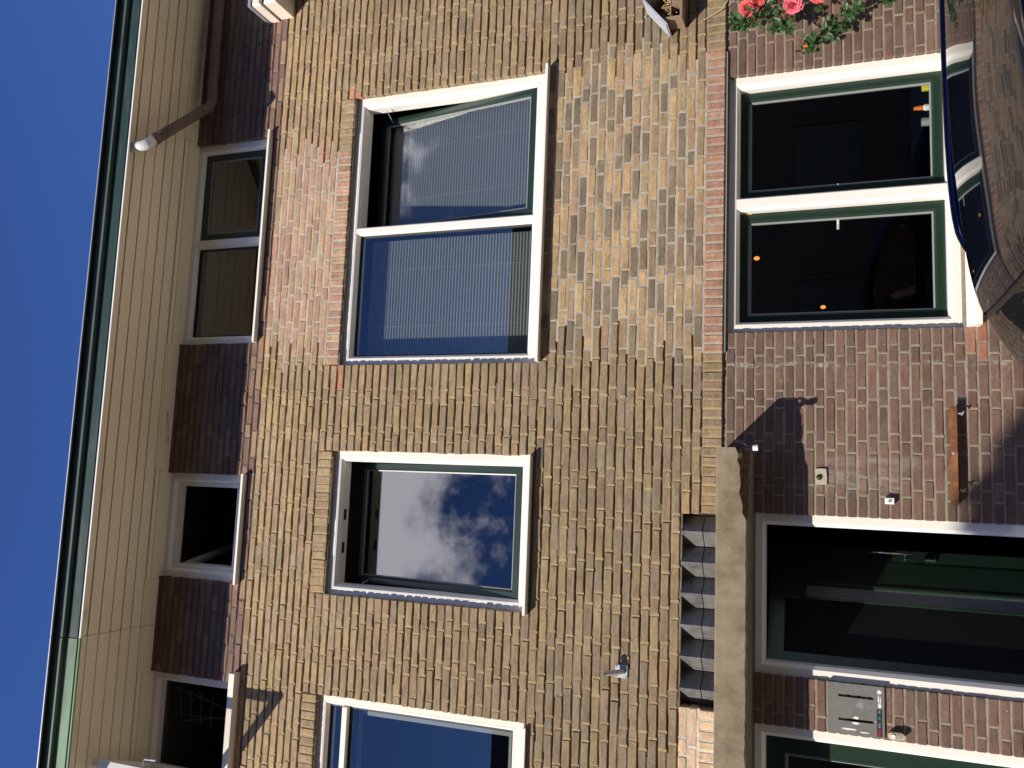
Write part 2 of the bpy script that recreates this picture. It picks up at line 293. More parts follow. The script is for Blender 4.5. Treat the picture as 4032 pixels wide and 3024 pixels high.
t_.links.new(mixc(t_, rng_node(t_, noise(t_, 9, 6, 0.7), 0.35, 0.7), (0.15, 0.135, 0.12), (0.31, 0.305, 0.30)), p_.inputs['Base Color']); bump(t_, p_, wv.outputs['Fac'], 0.5, 0.004); M['ribglass'] = mm

# ------------------------------------------------------------------ setting: street
link('ground', MB().add([(-90, -90, -0.13), (90, -90, -0.13), (90, 60, -0.13), (-90, 60, -0.13)], [(0, 1, 2, 3)]).mesh('ground', M['paving']), kind='structure')
link('road', MB().box(-60, 60, -9.2, -2.35, -0.12, -0.10).mesh('road', M['roadbrick']), kind='structure')
link('pavement', MB().box(-60, 60, -2.2, 0.4, -0.12, 0.0).mesh('pavement', M['tiles']), kind='structure')
link('kerb', MB().box(-60, 60, -2.34, -2.204, -0.119, 0.004).mesh('kerb', M['kerb']), kind='structure')
link('far_pavement', MB().box(-60, 60, -12.9, -9.35, -0.12, 0.0).mesh('far_pavement', M['paving']), kind='structure')
link('far_kerb', MB().box(-60, 60, -9.346, -9.206, -0.119, 0.004).mesh('far_kerb', M['kerb']), kind='structure')

# ------------------------------------------------------------------ the two houses
SPLIT = -1.215
house = thing('terraced_house', (1.2, 0, 0), 'brick terraced house with white windows, dark green fascia and beige eaves boards', 'house', 'terraced houses along the street')
house2 = thing('terraced_house', (-2.4, 0, 0), 'neighbouring brick house at the lower picture edge under the light green fascia', 'house', 'terraced houses along the street')
XL, XR = -3.4, 4.9
# openings (x0, x1, z0, z1)
CY, Z0 = 0.0633, 2.464                                       # yellow course height, first bed joint
def kz(k): return Z0 + CY*k
H_MD = (0.886, 3.062, kz(18), kz(44)); H_MS = (-0.850, 0.222, kz(18), kz(44)); H_ML = (-3.30, -1.579, kz(18), kz(44))
H_TD = (1.078, 2.827, kz(56), 6.84); H_TS = (-0.833, 0.006, kz(56), 6.84); H_TL = (-3.2, -1.583, kz(55), 6.84); H_GL = (-1.337, -0.124, 2.32, kz(2))
CG, ZG = 0.0609, 2.315
def gz(k): return ZG - CG*k
H_GW = (1.066, 2.842, gz(23), gz(0)); H_D1 = (-1.083, -0.102, -0.2, gz(3)); H_D2 = (-2.6, -1.385, -0.2, gz(3))
UPPER = [H_MD, H_MS, H_ML, H_TD, H_TS, H_TL, H_GL]; GROUND = [H_GW, H_D1, H_D2]
SOLD = [(0.886, 3.062, kz(44), kz(46)), (-0.850, 0.222, kz(44), kz(46)), (-3.30, -1.579, kz(44), kz(46))]
def free(z, holes):
    iv = [(XL, XR)]
    for x0, x1, a, b in holes:
        if a < z < b:
            nv = []
            for p, q in iv:
                if x1 <= p or x0 >= q: nv.append((p, q)); continue
                if x0 > p: nv.append((p, x0))
                if x1 < q: nv.append((x1, q))
            iv = nv
    return iv
JT = 0.0125
def lay(xa, xb, phase, JT=0.0095):
    S_, H_ = 0.2205, 0.1105; P = 2*S_+H_
    n = math.floor((xa-phase)/P)-1; js = []
    while phase+n*P < xb+P:
        b = phase+n*P; js += [b, b+H_, b+H_+S_]; n += 1        # header first, then two stretchers
    js = [j for j in js if xa+0.045 < j < xb-0.045]
    e = [xa]+js+[xb]
    outp = []
    for a, b in zip(e[:-1], e[1:]): outp.append((a+(JT/2 if a > xa else 0), b-(JT/2 if b < xb else 0)))
    return outp
rnd = random.random
def rc(c, v=0.07, h=0.03):
    k = 1+(rnd()*2-1)*v*1.6; return tuple(max(0.01, x*k*(1+(rnd()*2-1)*h)) for x in c)
def zone(x, z, par):
    tooth = 0.06 if par else -0.05
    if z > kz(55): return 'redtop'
    if x < -1.34 and z < kz(2): return 'pale'
    if 2.4 < z < kz(18) and (1.02+tooth-0.10*(3.5-z)*0.8) < x < (3.10+tooth-0.22*max(0, 3.0-z)): return 'repair'
    if kz(46) < z < kz(54.6) and 0.98+tooth < x < 2.70+tooth*1.5-0.12*(5.9-z): return 'pink'
    return 'yellow'
def zcol(zn, z):
    if zn == 'redtop' and z < kz(58): return rc(random.choice([(0.27, 0.165, 0.135), (0.29, 0.18, 0.14), (0.25, 0.16, 0.14), (0.36, 0.255, 0.165)]))      # rows below the eaves shadow: sunlight put into the brick colour
    if zn == 'redtop': return rc(random.choice([(0.165, 0.105, 0.085), (0.19, 0.12, 0.095), (0.17, 0.112, 0.095), (0.215, 0.15, 0.105)]))
    if zn == 'pale': return rc((0.72, 0.52, 0.36), 0.05)
    if zn == 'pink': return rc(random.choice([(0.54, 0.335, 0.235), (0.52, 0.32, 0.225), (0.55, 0.365, 0.235), (0.50, 0.30, 0.215), (0.54, 0.37, 0.225)]), 0.07)
    if zn == 'repair': return rc(random.choice([(0.50, 0.345, 0.185), (0.49, 0.34, 0.19), (0.41, 0.29, 0.165), (0.25, 0.188, 0.125), (0.28, 0.21, 0.137), (0.23, 0.178, 0.123), (0.33, 0.245, 0.15), (0.45, 0.31, 0.185)]), 0.06)
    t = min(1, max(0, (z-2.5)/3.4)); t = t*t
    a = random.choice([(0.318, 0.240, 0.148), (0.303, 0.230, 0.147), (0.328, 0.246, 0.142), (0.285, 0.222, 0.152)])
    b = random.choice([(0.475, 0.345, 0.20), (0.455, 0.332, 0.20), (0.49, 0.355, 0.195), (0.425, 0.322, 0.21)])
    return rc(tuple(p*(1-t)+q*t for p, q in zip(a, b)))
MCOL = {'yellow': (0.205, 0.168, 0.122), 'repair': (0.40, 0.365, 0.30), 'pink': (0.47, 0.42, 0.35), 'pale': (0.62, 0.56, 0.46), 'redtop': (0.11, 0.09, 0.08), 'ground': (0.285, 0.25, 0.185)}
HCOL = {'yellow': (0.40, 0.30, 0.165), 'repair': (0.40, 0.365, 0.30), 'pink': (0.47, 0.42, 0.35), 'pale': (0.62, 0.56, 0.46), 'redtop': (0.15, 0.12, 0.10), 'ground': (0.285, 0.25, 0.185)}
def rec(zn, bed):
    if zn == 'yellow': return (0.006+0.010*rnd()) if bed else (0.0015+0.004*rnd())
    if zn == 'redtop': return (0.004+0.006*rnd()) if bed else 0.003
    if zn == 'ground': return (0.003+0.004*rnd()) if bed else 0.001+0.003*rnd()
    return 0.0015+0.003*rnd()
# brick shapes -------------------------------------------------------
def brick_geo(Lb, hb, seed, rough=1.0, D=0.10):
    rg = random.Random(seed); ch = 0.0045
    xs = [-Lb/2, -Lb/2+0.006, 0.03*Lb*(rg.random()-0.5), Lb/2-0.006, Lb/2]
    v = []
    for i, x in enumerate(xs):
        end = i in (0, 4); wb = (rg.random()-0.5)*0.0055*rough; wt = (rg.random()-0.5)*0.0055*rough; wy = (rg.random()-0.5)*0.004*rough + (0.005 if end else 0)
        zb = -hb/2+wb+(0.003 if end else 0); zt = hb/2+wt-(0.003 if end else 0)
        jx = (rg.random()-0.5)*0.005*rough if end else 0
        v += [(x+jx, D, zb), (x+jx, wy+ch, zb), (x+jx, wy, zb+ch), (x+jx, wy+(rg.random()-0.5)*0.002*rough, zt-ch), (x+jx, wy+ch, zt), (x+jx, D, zt)]
    f = [(6*i+k, 6*i+k+1, 6*i+7+k, 6*i+6+k) for i in range(4) for k in range(5)]
    f = [tuple(q[::-1]) for q in f] + [(0, 1, 2, 3, 4, 5), (29, 28, 27, 26, 25, 24)]
    return np.array(v), f
NV = 10
VAR = {'S': [brick_geo(0.208, 0.0508, i) for i in range(NV)], 'H': [brick_geo(0.098, 0.0508, 50+i) for i in range(NV)],
       'R': [brick_geo(0.208, 0.0484, 100+i, 0.55) for i in range(NV)], 'Q': [brick_geo(0.098, 0.0484, 150+i, 0.55) for i in range(NV)],
       'V': [brick_geo(0.0515, 0.114, 200+i, 0.8) for i in range(NV)]}
BASE = {'S': (0.208, 0.0508), 'H': (0.098, 0.0508), 'R': (0.208, 0.0484), 'Q': (0.098, 0.0484), 'V': (0.0515, 0.114)}
MESHES = {}
def var_mesh(kind, i, mat):
    k = (kind, i, mat)
    if k not in MESHES:
        v, f = VAR[kind][i]; me = bpy.data.meshes.new('brick'); me.from_pydata(v.tolist(), [], f); me.materials.append(M[mat]); me.update(); MESHES[k] = me
    return MESHES[k]
bricks = []       # dicts
def add_brick(kind, x0, x1, z0, z1, y, c, fam):
    bricks.append(dict(k=kind, x=(x0+x1)/2, z=(z0+z1)/2, sx=(x1-x0)/BASE[kind][0], sz=(z1-z0)/BASE[kind][1], y=y, c=c, fam=fam, i=random.randrange(NV), r=(rnd()-0.5)*0.012))
mort = {0: MB(), 1: MB()}          # joints: 0 main house, 1 neighbour
def joint(x0, x1, y0, z0, z1, c, depth=0.04):
    a = 1 if (x0+x1)/2 < SPLIT else 0
    mort[a].box(x0, x1, y0, y0+depth, z0, z1, c)
# upper wall courses
ntop = int((6.84-Z0)/CY)+1
HOLES_C = UPPER+SOLD
for k in range(0, ntop):
    z0 = kz(k); z1 = min(kz(k+1), 6.835); zc = (z0+z1)/2
    if z1-z0 < 0.03: continue
    ph = 0.635-0.055 if k % 2 else 0.635-0.055+0.2757
    ph += (rnd()-0.5)*0.03
    for xa, xb in free(zc, HOLES_C):
        ps = lay(xa, xb, ph)
        for n, (a, b) in enumerate(ps):
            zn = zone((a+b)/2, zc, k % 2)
            y = (rnd()-0.5)*0.006; 
            if zn in ('pink', 'repair', 'pale'): y *= 0.4
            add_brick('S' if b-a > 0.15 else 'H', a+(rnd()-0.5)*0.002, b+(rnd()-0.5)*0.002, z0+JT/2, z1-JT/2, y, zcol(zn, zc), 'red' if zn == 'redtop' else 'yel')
            if n: joint(ps[n-1][1]-0.004, a+0.004, rec(zn, False), z0+0.005, z1-0.005, rc(HCOL[zn], 0.10, 0.03))
    for xa, xb in free(z0, HOLES_C) if k else []:                # bed joint under this course
        x = xa+0.003
        while x < xb-0.003:
            x2 = min(xb-0.003, x+0.12+0.2*rnd()); zn = zone((x+x2)/2, z0+0.01, k % 2)
            joint(x, x2, rec(zn, True), z0-JT/2-0.003, z0+JT/2+0.003, rc(MCOL[zn], 0.12, 0.03)); x = x2
# ground floor courses (set back 2 cm)
YG = 0.02
for k in range(0, 39):
    z1 = gz(k); z0 = gz(k+1); zc = (z0+z1)/2
    ph = 0.63-0.055 if k % 2 else 0.63-0.055+0.2757
    ph += (rnd()-0.5)*0.02
    for xa, xb in free(zc, GROUND):
        ps = lay(xa, xb, ph, 0.007)
        for n, (a, b) in enumerate(ps):
            c = rc(random.choice([(0.190, 0.118, 0.096), (0.180, 0.112, 0.094), (0.168, 0.112, 0.094), (0.198, 0.124, 0.099), (0.160, 0.112, 0.094)]), 0.08)
            if k == 22 and 0.6 < (a+b)/2 < 1.07 and False: c = (0.4, 0.13, 0.07)
            if k in (23, 24) and 0.86 < (a+b)/2 < 1.16: c = rc((0.34, 0.165, 0.11), 0.05)
            add_brick('R' if b-a > 0.15 else 'Q', a, b, z0+0.0055, z1-0.0055, YG+(rnd()-0.5)*0.004, c, 'red')
            if n: joint(ps[n-1][1]-0.004, a+0.004, YG+rec('ground', False), z0+0.004, z1-0.004, rc(HCOL['ground'], 0.08, 0.03))
    for xa, xb in free(z1, GROUND):
        x = xa+0.003
        while x < xb-0.003:
            x2 = min(xb-0.003, x+0.12+0.2*rnd())
            joint(x, x2, YG+rec('ground', True), z1-0.009, z1+0.009, rc(MCOL['ground'], 0.08, 0.03)); x = x2
# soldier courses
def soldiers(xa, xb, z0, z1, colour, gap=JT, y=0.0, mcol=None):
    n = max(1, round((xb-xa)/0.0624)); p = (xb-xa)/n
    for i in range(n):
        a, b = xa+p*i, xa+p*(i+1); c, zn = colour((a+b)/2)
        add_brick('V', a+gap/2-0.001, b-gap/2+0.001, z0+(rnd()-0.5)*0.003, z1-0.008+(rnd()-0.5)*0.003, y+(rnd()-0.5)*0.004, c, 'sol')
        if i: joint(a-gap/2-0.002, a+gap/2+0.002, y+rec(zn, False)+0.001, z0+0.003, z1-0.006, rc(HCOL[zn], 0.08, 0.03))
        joint(a, b, y+rec(zn, True), z1-0.011, z1+0.006, rc(MCOL[zn], 0.08, 0.03))
def col_long(x):
    if 0.93 < x < 3.02: return rc(random.choice([(0.45, 0.26, 0.18), (0.42, 0.24, 0.17), (0.46, 0.27, 0.18), (0.45, 0.29, 0.20)]), 0.06), 'repair'
    if x < -1.34: return rc((0.72, 0.52, 0.36), 0.05), 'pale'
    return zcol('yellow', 2.4), 'yellow'
for xa, xb in free(2.40, [H_GL]): soldiers(xa, xb, 2.335, Z0+0.002, col_long)
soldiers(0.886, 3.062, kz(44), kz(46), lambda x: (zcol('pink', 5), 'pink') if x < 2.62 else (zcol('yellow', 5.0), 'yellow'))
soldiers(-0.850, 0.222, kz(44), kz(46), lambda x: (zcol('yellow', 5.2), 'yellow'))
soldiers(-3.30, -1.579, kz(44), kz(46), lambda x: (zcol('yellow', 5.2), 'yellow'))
# a few odd replacement bricks beside the big window head
for b in bricks:
    if b['fam'] == 'yel' and 3.06 < b['x'] < 3.20 and kz(43) < b['z'] < kz(45.5) - 0.0 and b['z'] < kz(45): b['c'] = rc((0.55, 0.28, 0.18), 0.04)
    if b['fam'] == 'yel' and 0.76 < b['x'] < 0.886 and kz(43) < b['z'] < kz(44): b['c'] = rc((0.55, 0.27, 0.16), 0.04)
# backing walls --------------------------------------------------------
def slab(mb, xa, xb, za, zb, holes, y0, y1, c, pad=0.004):
    hs = [(a-pad, b+pad, p-pad, q+pad) for a, b, p, q in holes]
    xs = sorted({xa, xb, *[min(xb, max(xa, t)) for h in hs for t in h[:2]]}); zs = sorted({za, zb, *[min(zb, max(za, t)) for h in hs for t in h[2:]]})
    def solid(i, j):
        if not (0 <= i < len(xs)-1 and 0 <= j < len(zs)-1): return False
        cx, cz = (xs[i]+xs[i+1])/2, (zs[j]+zs[j+1])/2
        return not any(a < cx < b and p < cz < q for a, b, p, q in hs)
    for i in range(len(xs)-1):
        for j in range(len(zs)-1):
            if not solid(i, j): continue
            a, b, p, q = xs[i], xs[i+1], zs[j], zs[j+1]
            mb.add([(a, y0, p), (b, y0, p), (b, y0, q), (a, y0, q)], [(0, 1, 2, 3)], c); mb.add([(a, y1, p), (b, y1, p), (b, y1, q), (a, y1, q)], [(3, 2, 1, 0)], c)
            if not solid(i-1, j): mb.add([(a, y0, p), (a, y0, q), (a, y1, q), (a, y1, p)], [(0, 1, 2, 3)], c)
            if not solid(i+1, j): mb.add([(b, y0, p), (b, y1, p), (b, y1, q), (b, y0, q)], [(0, 1, 2, 3)], c)
            if not solid(i, j-1): mb.add([(a, y0, p), (a, y1, p), (b, y1, p), (b, y0, p)], [(0, 1, 2, 3)], c)
            if not solid(i, j+1): mb.add([(a, y0, q), (b, y0, q), (b, y1, q), (a, y1, q)], [(0, 1, 2, 3)], c)
walls = {}
for a, (root, xa, xb) in enumerate(((house, SPLIT, XR), (house2, XL, SPLIT))):
    mu = MB(); slab(mu, xa, xb, 2.33, 6.86, UPPER, 0.0175, 0.104, (0.27, 0.215, 0.15))
    mg = MB(); slab(mg, xa, xb, -0.12, 2.335, GROUND, YG+0.0085, 0.124, (0.40, 0.35, 0.25))
    walls[(a, 'u')] = mu.build('upper_wall', M['mortar'], root); walls[(a, 'g')] = mg.build('ground_floor_wall', M['mortar'], root)
    mort[a].build('mortar_joints', M['mortar'], root, kind='stuff')
# sort bricks by how large they show
def seen(b):
    d = np.array([b['x'], 0, b['z']])-CAM; dep = d@fw
    u = 2016-3325*(d@UP)/dep; v = 1512-3325*(d@RT)/dep
    if not (-40 < u < 4072 and -40 < v < 3064): return 0
    return b['sx']*BASE[b['k']][0]*b['sz']*BASE[b['k']][1]/dep**2
FAMNAME = {'yel': 'brick', 'red': 'red_brick', 'sol': 'soldier_brick'}
for a in (0, 1):
    for fam in ('yel', 'red', 'sol'):
        L_ = sorted([b for b in bricks if b['fam'] == fam and (b['x'] < SPLIT) == bool(a)], key=seen, reverse=True)
        mo, mj = ('red_o', 'red_j') if fam == 'red' else ('brick_o', 'brick_j')
        one = [b for b in L_[:300] if seen(b) > 0]; rest = L_[len(one):]
        for b in one:
            o = bpy.data.objects.new(FAMNAME[fam], var_mesh(b['k'], b['i'], mo)); col.objects.link(o)
            o.parent = walls[(a, 'g' if b['z'] < 2.33 else 'u')]
            o.location = (b['x'], b['y'], b['z']); o.scale = (b['sx'], 1, b['sz']); o.rotation_euler = (0, b['r'], 0); o.color = (*b['c'], 1)
        mb = MB()
        for b in rest:
            v, f = VAR[b['k']][b['i']]; cr, sr = math.cos(b['r']), math.sin(b['r']); x = v[:, 0]*b['sx']; z = v[:, 2]*b['sz']
            mb.add(np.stack([b['x']+x*cr+z*sr, b['y']+v[:, 1], b['z']-x*sr+z*cr], 1), f, b['c'])
        if rest: mb.build('remaining_bricks', M[mj], walls[(a, 'u')], kind='stuff')
# thin steel lintels
MB().box(0.93, 3.02, 0.004, 0.10, 2.319, 2.326).build('lintel', M['bead'], house)
MB().box(0.875, 3.07, 0.03, 0.10, kz(44)-0.006, kz(44)-0.001).build('lintel', M['steel'], house)

# inner shell: rooms behind the windows
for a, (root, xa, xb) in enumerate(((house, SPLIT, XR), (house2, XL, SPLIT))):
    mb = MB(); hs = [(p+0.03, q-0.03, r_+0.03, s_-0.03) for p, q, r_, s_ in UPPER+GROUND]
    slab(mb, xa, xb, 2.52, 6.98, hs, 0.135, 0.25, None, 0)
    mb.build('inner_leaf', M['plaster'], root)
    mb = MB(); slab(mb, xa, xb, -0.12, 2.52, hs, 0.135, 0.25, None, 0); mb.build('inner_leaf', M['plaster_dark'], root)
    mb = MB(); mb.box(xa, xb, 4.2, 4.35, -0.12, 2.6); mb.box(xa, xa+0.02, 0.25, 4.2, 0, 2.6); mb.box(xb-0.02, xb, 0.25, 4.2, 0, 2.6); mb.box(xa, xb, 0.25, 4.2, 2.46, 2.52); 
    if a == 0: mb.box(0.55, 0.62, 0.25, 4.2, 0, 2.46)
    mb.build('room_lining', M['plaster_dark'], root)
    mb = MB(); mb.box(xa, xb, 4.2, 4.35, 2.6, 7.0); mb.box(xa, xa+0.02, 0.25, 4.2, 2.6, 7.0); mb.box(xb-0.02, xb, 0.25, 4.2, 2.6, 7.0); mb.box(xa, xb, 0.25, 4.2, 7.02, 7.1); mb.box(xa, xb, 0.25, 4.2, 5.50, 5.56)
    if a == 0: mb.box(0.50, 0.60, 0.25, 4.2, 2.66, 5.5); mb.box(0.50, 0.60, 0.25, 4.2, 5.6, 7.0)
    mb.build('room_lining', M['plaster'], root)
    if a == 0:
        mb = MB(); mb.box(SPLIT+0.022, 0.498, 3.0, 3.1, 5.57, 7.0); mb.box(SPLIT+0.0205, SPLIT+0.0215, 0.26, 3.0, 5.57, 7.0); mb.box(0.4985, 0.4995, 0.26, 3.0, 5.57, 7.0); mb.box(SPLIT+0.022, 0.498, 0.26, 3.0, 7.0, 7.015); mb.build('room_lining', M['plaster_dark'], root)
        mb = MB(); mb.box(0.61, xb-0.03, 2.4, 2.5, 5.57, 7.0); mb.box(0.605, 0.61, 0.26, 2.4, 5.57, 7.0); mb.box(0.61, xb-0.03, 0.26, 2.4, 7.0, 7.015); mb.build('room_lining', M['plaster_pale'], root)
    mb = MB()
    for z in (-0.02, 2.60, 5.565): mb.box(xa+0.02, xb-0.02, 0.25, 4.2, z-0.05, z)
    mb.build('floor', M['floor'], root)
    mb = MB(); mb.add([(xa, -0.84, 6.96), (xb, -0.84, 6.96), (xb, 2.6, 9.6), (xa, 2.6, 9.6), (xa, 6, 7.0), (xb, 6, 7.0)], [(0, 1, 2, 3), (3, 2, 5, 4)]); mb.build('roof', M['rooftile'], root)

# ------------------------------------------------------------------ eaves
BY = [-0.742, -0.654, -0.549, -0.441, -0.337, -0.239, -0.129]
for a, (root, xa, xb) in enumerate(((house, SPLIT+0.002, XR), (house2, XL, SPLIT-0.002))):
    base = MB().box(xa, xb, -0.75, 0.02, 6.838, 6.86).build('soffit', M['gasket'], root)  # near-black backing, the shade of the board gaps put into its colour
    for i in range(6):
        g = (0.016 if i in (0,) else 0.010) if a == 0 else 0.007
        y0, y1 = BY[i]+g/2, BY[i+1]-g/2; skew = 0.05
        mb = MB(); v = [(xa-(skew*(y1+0.4) if a == 0 else 0), y, z) for y in (y0, y1) for z in (6.822, 6.838)]
        mb.box(xa, xb, y0, y1, 6.820+0.002*rnd(), 6.8385, bev=0.0)
        mb.build('soffit_board', M['soffit'], base)
    # bed mould along the wall, stepping in front of the windows
    hs = [h for h in (H_TD, H_TS, H_TL)]
    for (p, q) in free(6.5, hs):
        p, q = max(p+0.02, xa), min(q-0.02, xb)
        if q-p > 0.05:
            mb = MB(); mb.box(p, q, -0.126, -0.001, 6.800, 6.8375); mb.box(p, q, -0.142, -0.1262, 6.808, 6.8375); mb.build('bed_mould', M['soffit'], base)
    for h in hs:
        p, q = max(h[0]-0.018, xa), min(h[1]+0.018, xb)
        if q-p > 0.05:
            mb = MB(); mb.box(p, q, -0.085, 0.05, 6.806, 6.8375); mb.box(p, q, -0.1255, -0.0852, 6.816, 6.8375); mb.build('bed_mould', M['soffit'], base)
    f1, f2 = ('fascia', 'fascia_mid') if a == 0 else ('fascia_light', 'fascia_light2')
    dz = 0.0 if a == 0 else 0.004
    MB().box(xa, xb, -0.766, -0.7505, 6.796, 6.96, bev=0.003).build('fascia_board', M[f1], root)
    MB().box(xa, xb, -0.758, -0.7435, 6.779, 6.7955).build('drip_strip', M['white'] if a == 0 else M[f1], root)
    mb = MB(); mb.box(xa, xb, -0.800, -0.767, 6.902+dz, 6.984, bev=0.003); mb.build('gutter_board', M[f2], root)
    mb = MB(); mb.box(xa, xb, -0.814, -0.78, 6.986, 7.002); mb.build('roof_edge', M['gasket'], root)
    MB().box(xa, xb, -0.818, -0.8142, 6.994, 7.004).build('edge_trim', M['zinc'], root)
# leaf-stained soffit nails
mb = MB()
for i in range(6):
    for s in (0, 1): blob(mb, 1.52+0.012*i, BY[i]+0.03+0.045*s, 6.8195, 0.004, 0.004, 0.002, 6, 4)
mb.build('nail_heads', M['rust'], house, kind='stuff')
# rain pipe under the eaves
pp = [(2.535, -0.685, 6.86), (2.535, -0.685, 6.735), (2.550, -0.672, 6.690), (2.60, -0.63, 6.668)]
q1 = Vector((2.60, -0.63, 6.668)); q2 = Vector((3.06, -0.15, 6.635))
pp2 = [q1, q1.lerp(q2, 0.5), q2, Vector((3.10, -0.105, 6.622)), Vector((3.17, -0.075, 6.617)), Vector((3.6, -0.075, 6.625)), Vector((4.8, -0.075, 6.63))]
pr = MB().tube(pp2, 0.041, 16).build('rain_pipe', M['pipe'], house, smooth=True)
MB().tube(pp, 0.042, 16).build('pipe_elbow', M['pvc'], pr, smooth=True)
d_ = (q2-q1).normalized()
MB().tube([q1-d_*0.005, q1+d_*0.055], 0.046, 16).build('pipe_collar', M['pipe'], pr); MB().tube([q2-d_*0.04, q2], 0.0445, 16).build('pipe_collar', M['pipe'], pr)

# ------------------------------------------------------------------ windows
FRP = [(0, 0.09), (0, 0.006), (0.004, 0.0), (0.058, 0.0), (0.0605, 0.003), (0.063, 0.0), (0.070, 0.002), (0.088, 0.032), (0.088, 0.12)]
def window(root, name, rect, y, mat, mull=(), prof=FRP):
    x0, x1, z0, z1 = rect; mb = MB(); mb.frame(x0, x1, z0, z1, y, prof); ins = prof[-1][0]
    for a, b in mull: mb.prism([(a, y+0.09), (a, y+0.03), (a+0.016, y+0.001), (b-0.016, y+0.001), (b, y+0.03), (b, y+0.09)], 'z', z0+ins-0.016, z1-ins+0.016)
    return mb.build(name, mat, root)
def sash(par, x0, x1, z0, z1, y, tilt=0.0, mat=None, wdt=0.058, glass='glass', bead=True, extra=None):
    def rot(p):
        a = R(tilt); dy, dz = p[1]-y, p[2]-z0
        return (p[0], y+dy*math.cos(a)+dz*math.sin(a), z0-dy*math.sin(a)+dz*math.cos(a))
    mb = MB(); mb.frame(x0, x1, z0, z1, y, [(0, 0.065), (0, 0.004), (0.003, 0), (wdt-0.016, 0), (wdt-0.004, 0.014), (wdt-0.004, 0.05), (0.0, 0.065)]); mb.xf(rot).build('sash', mat or M['green'], par)
    if bead:
        mb = MB(); mb.frame(x0+wdt-0.005, x1-wdt+0.005, z0+wdt-0.005, z1-wdt+0.005, y+0.016, [(0, 0.004), (0, 0), (0.010, 0.003), (0.010, 0.02)]); mb.xf(rot).build('glazing_bead', M['bead'], par)
    MB().box(x0+wdt-0.004, x1-wdt+0.004, y+0.026, y+0.032, z0+wdt-0.004, z1-wdt+0.004).xf(rot).build('pane', M[glass], par)
    return rot
def fixed_pane(par, x0, x1, z0, z1, y, glass='glass', bead='gasket'):
    mb = MB(); mb.frame(x0, x1, z0, z1, y, [(0, 0.03), (0, 0), (0.012, 0.004), (0.012, 0.03)]); mb.build('glazing_bead', M[bead], par)
    MB().box(x0+0.005, x1-0.005, y+0.012, y+0.018, z0+0.005, z1-0.005).build('pane', M[glass], par)
def blind(par, x0, x1, z0, z1, y, rot=None):
    n = int((z1-z0)/0.0125); mb = MB(); v = []
    for i in range(n+1): z = z0+(z1-z0)*i/n; v += [(x0, y+(0.010 if i % 2 else 0), z), (x1, y+(0.010 if i % 2 else 0), z)]
    mb.add(v, [(2*i, 2*i+1, 2*i+3, 2*i+2) for i in range(n)])
    mb.box(x0, x1, y-0.012, y+0.022, z1, z1+0.022); mb.box(x0, x1, y-0.008, y+0.018, z0-0.014, z0)
    if rot: mb.xf(rot)
    mb.build('blind', M['blind'], par)
    mb = MB()
    for t in (0.27, 0.75): x = x0+(x1-x0)*t; mb.tube([(x, y-0.003, z0), (x, y-0.003, z1)], 0.0007, 5)
    if rot: mb.xf(rot)
    mb.build('blind_cord', M['cord'], par)
def sill(par, x0, x1, zt, h, yf, yb=0.06, mat=None, slope=0.012):
    mb = MB(); mb.prism([(yf, zt-h), (yf, zt-0.002), (yf+0.002, zt), (yb, zt+slope), (yb, zt-h+0.004), (yf+0.012, zt-h+0.004)], 'x', x0, x1); mb.build('sill', mat or M['white'], par)
YW = 0.046
# middle floor, wide window
wd = window(house, 'window', (0.872, 3.074, 3.632, 5.256), YW, M['white'], [(1.930, 1.998)])
fixed_pane(wd, 0.960, 1.930, 3.720, 5.168, YW+0.045)
blind(wd, 0.965, 1.930, 3.74, 5.12, 0.25)
rot = sash(wd, 2.002, 2.984, 3.724, 5.164, YW+0.03, 8.5)
blind(wd, 2.045, 2.945, 3.79, 5.085, YW+0.03+0.085, rot)
sill(wd, 0.882, 3.085, 3.612, 0.019, -0.068)
MB().tube([(2.96, YW+0.05, 5.0), (2.94, YW+0.30, 5.06)], 0.004, 6).build('stay_arm', M['steel'], wd)
# middle floor, single window
ws = window(house, 'window', (-0.866, 0.234, 3.632, 5.258), YW, M['white'])
rot = sash(ws, -0.776, 0.144, 3.724, 5.166, YW+0.03, 8.0, glass='glass_dirty')
sill(ws, -0.862, 0.226, 3.638, 0.019, -0.066)
MB().tube([(-0.765, YW+0.06, 4.98), (-0.755, YW+0.30, 5.04)], 0.005, 6).build('stay_arm', M['steel'], ws)
for xa_ in (-0.30, -0.55): MB().box(xa_, xa_+0.08, YW+0.05, YW+0.07, 5.158, 5.168).build('striker_plate', M['black'], ws)
# neighbour, middle floor
wl = window(house2, 'window', (-3.31, -1.566, 3.632, 5.258), YW, M['cream'], [(-2.60, -2.53)])
mb = MB(); mb.box(-2.53, -1.654, YW+0.004, YW+0.09, 5.005, 5.055, bev=0.006); mb.build('transom', M['cream'], wl)
fixed_pane(wl, -2.53, -1.654, 3.72, 5.005, YW+0.035, 'glass_dirty', 'gasket'); fixed_pane(wl, -2.53, -1.654, 5.055, 5.17, YW+0.035); fixed_pane(wl, -3.222, -2.60, 3.72, 5.17, YW+0.035)
sill(wl, -3.3, -1.60, 3.615, 0.019, -0.03, mat=M['cream'])
mb = MB(); mb.frame(-2.49, -1.694, 3.75, 4.98, 0.17, [(0, 0), (0.03, 0), (0.03, 0.02)]); mb.build('inner_sash', M['bead'], wl)
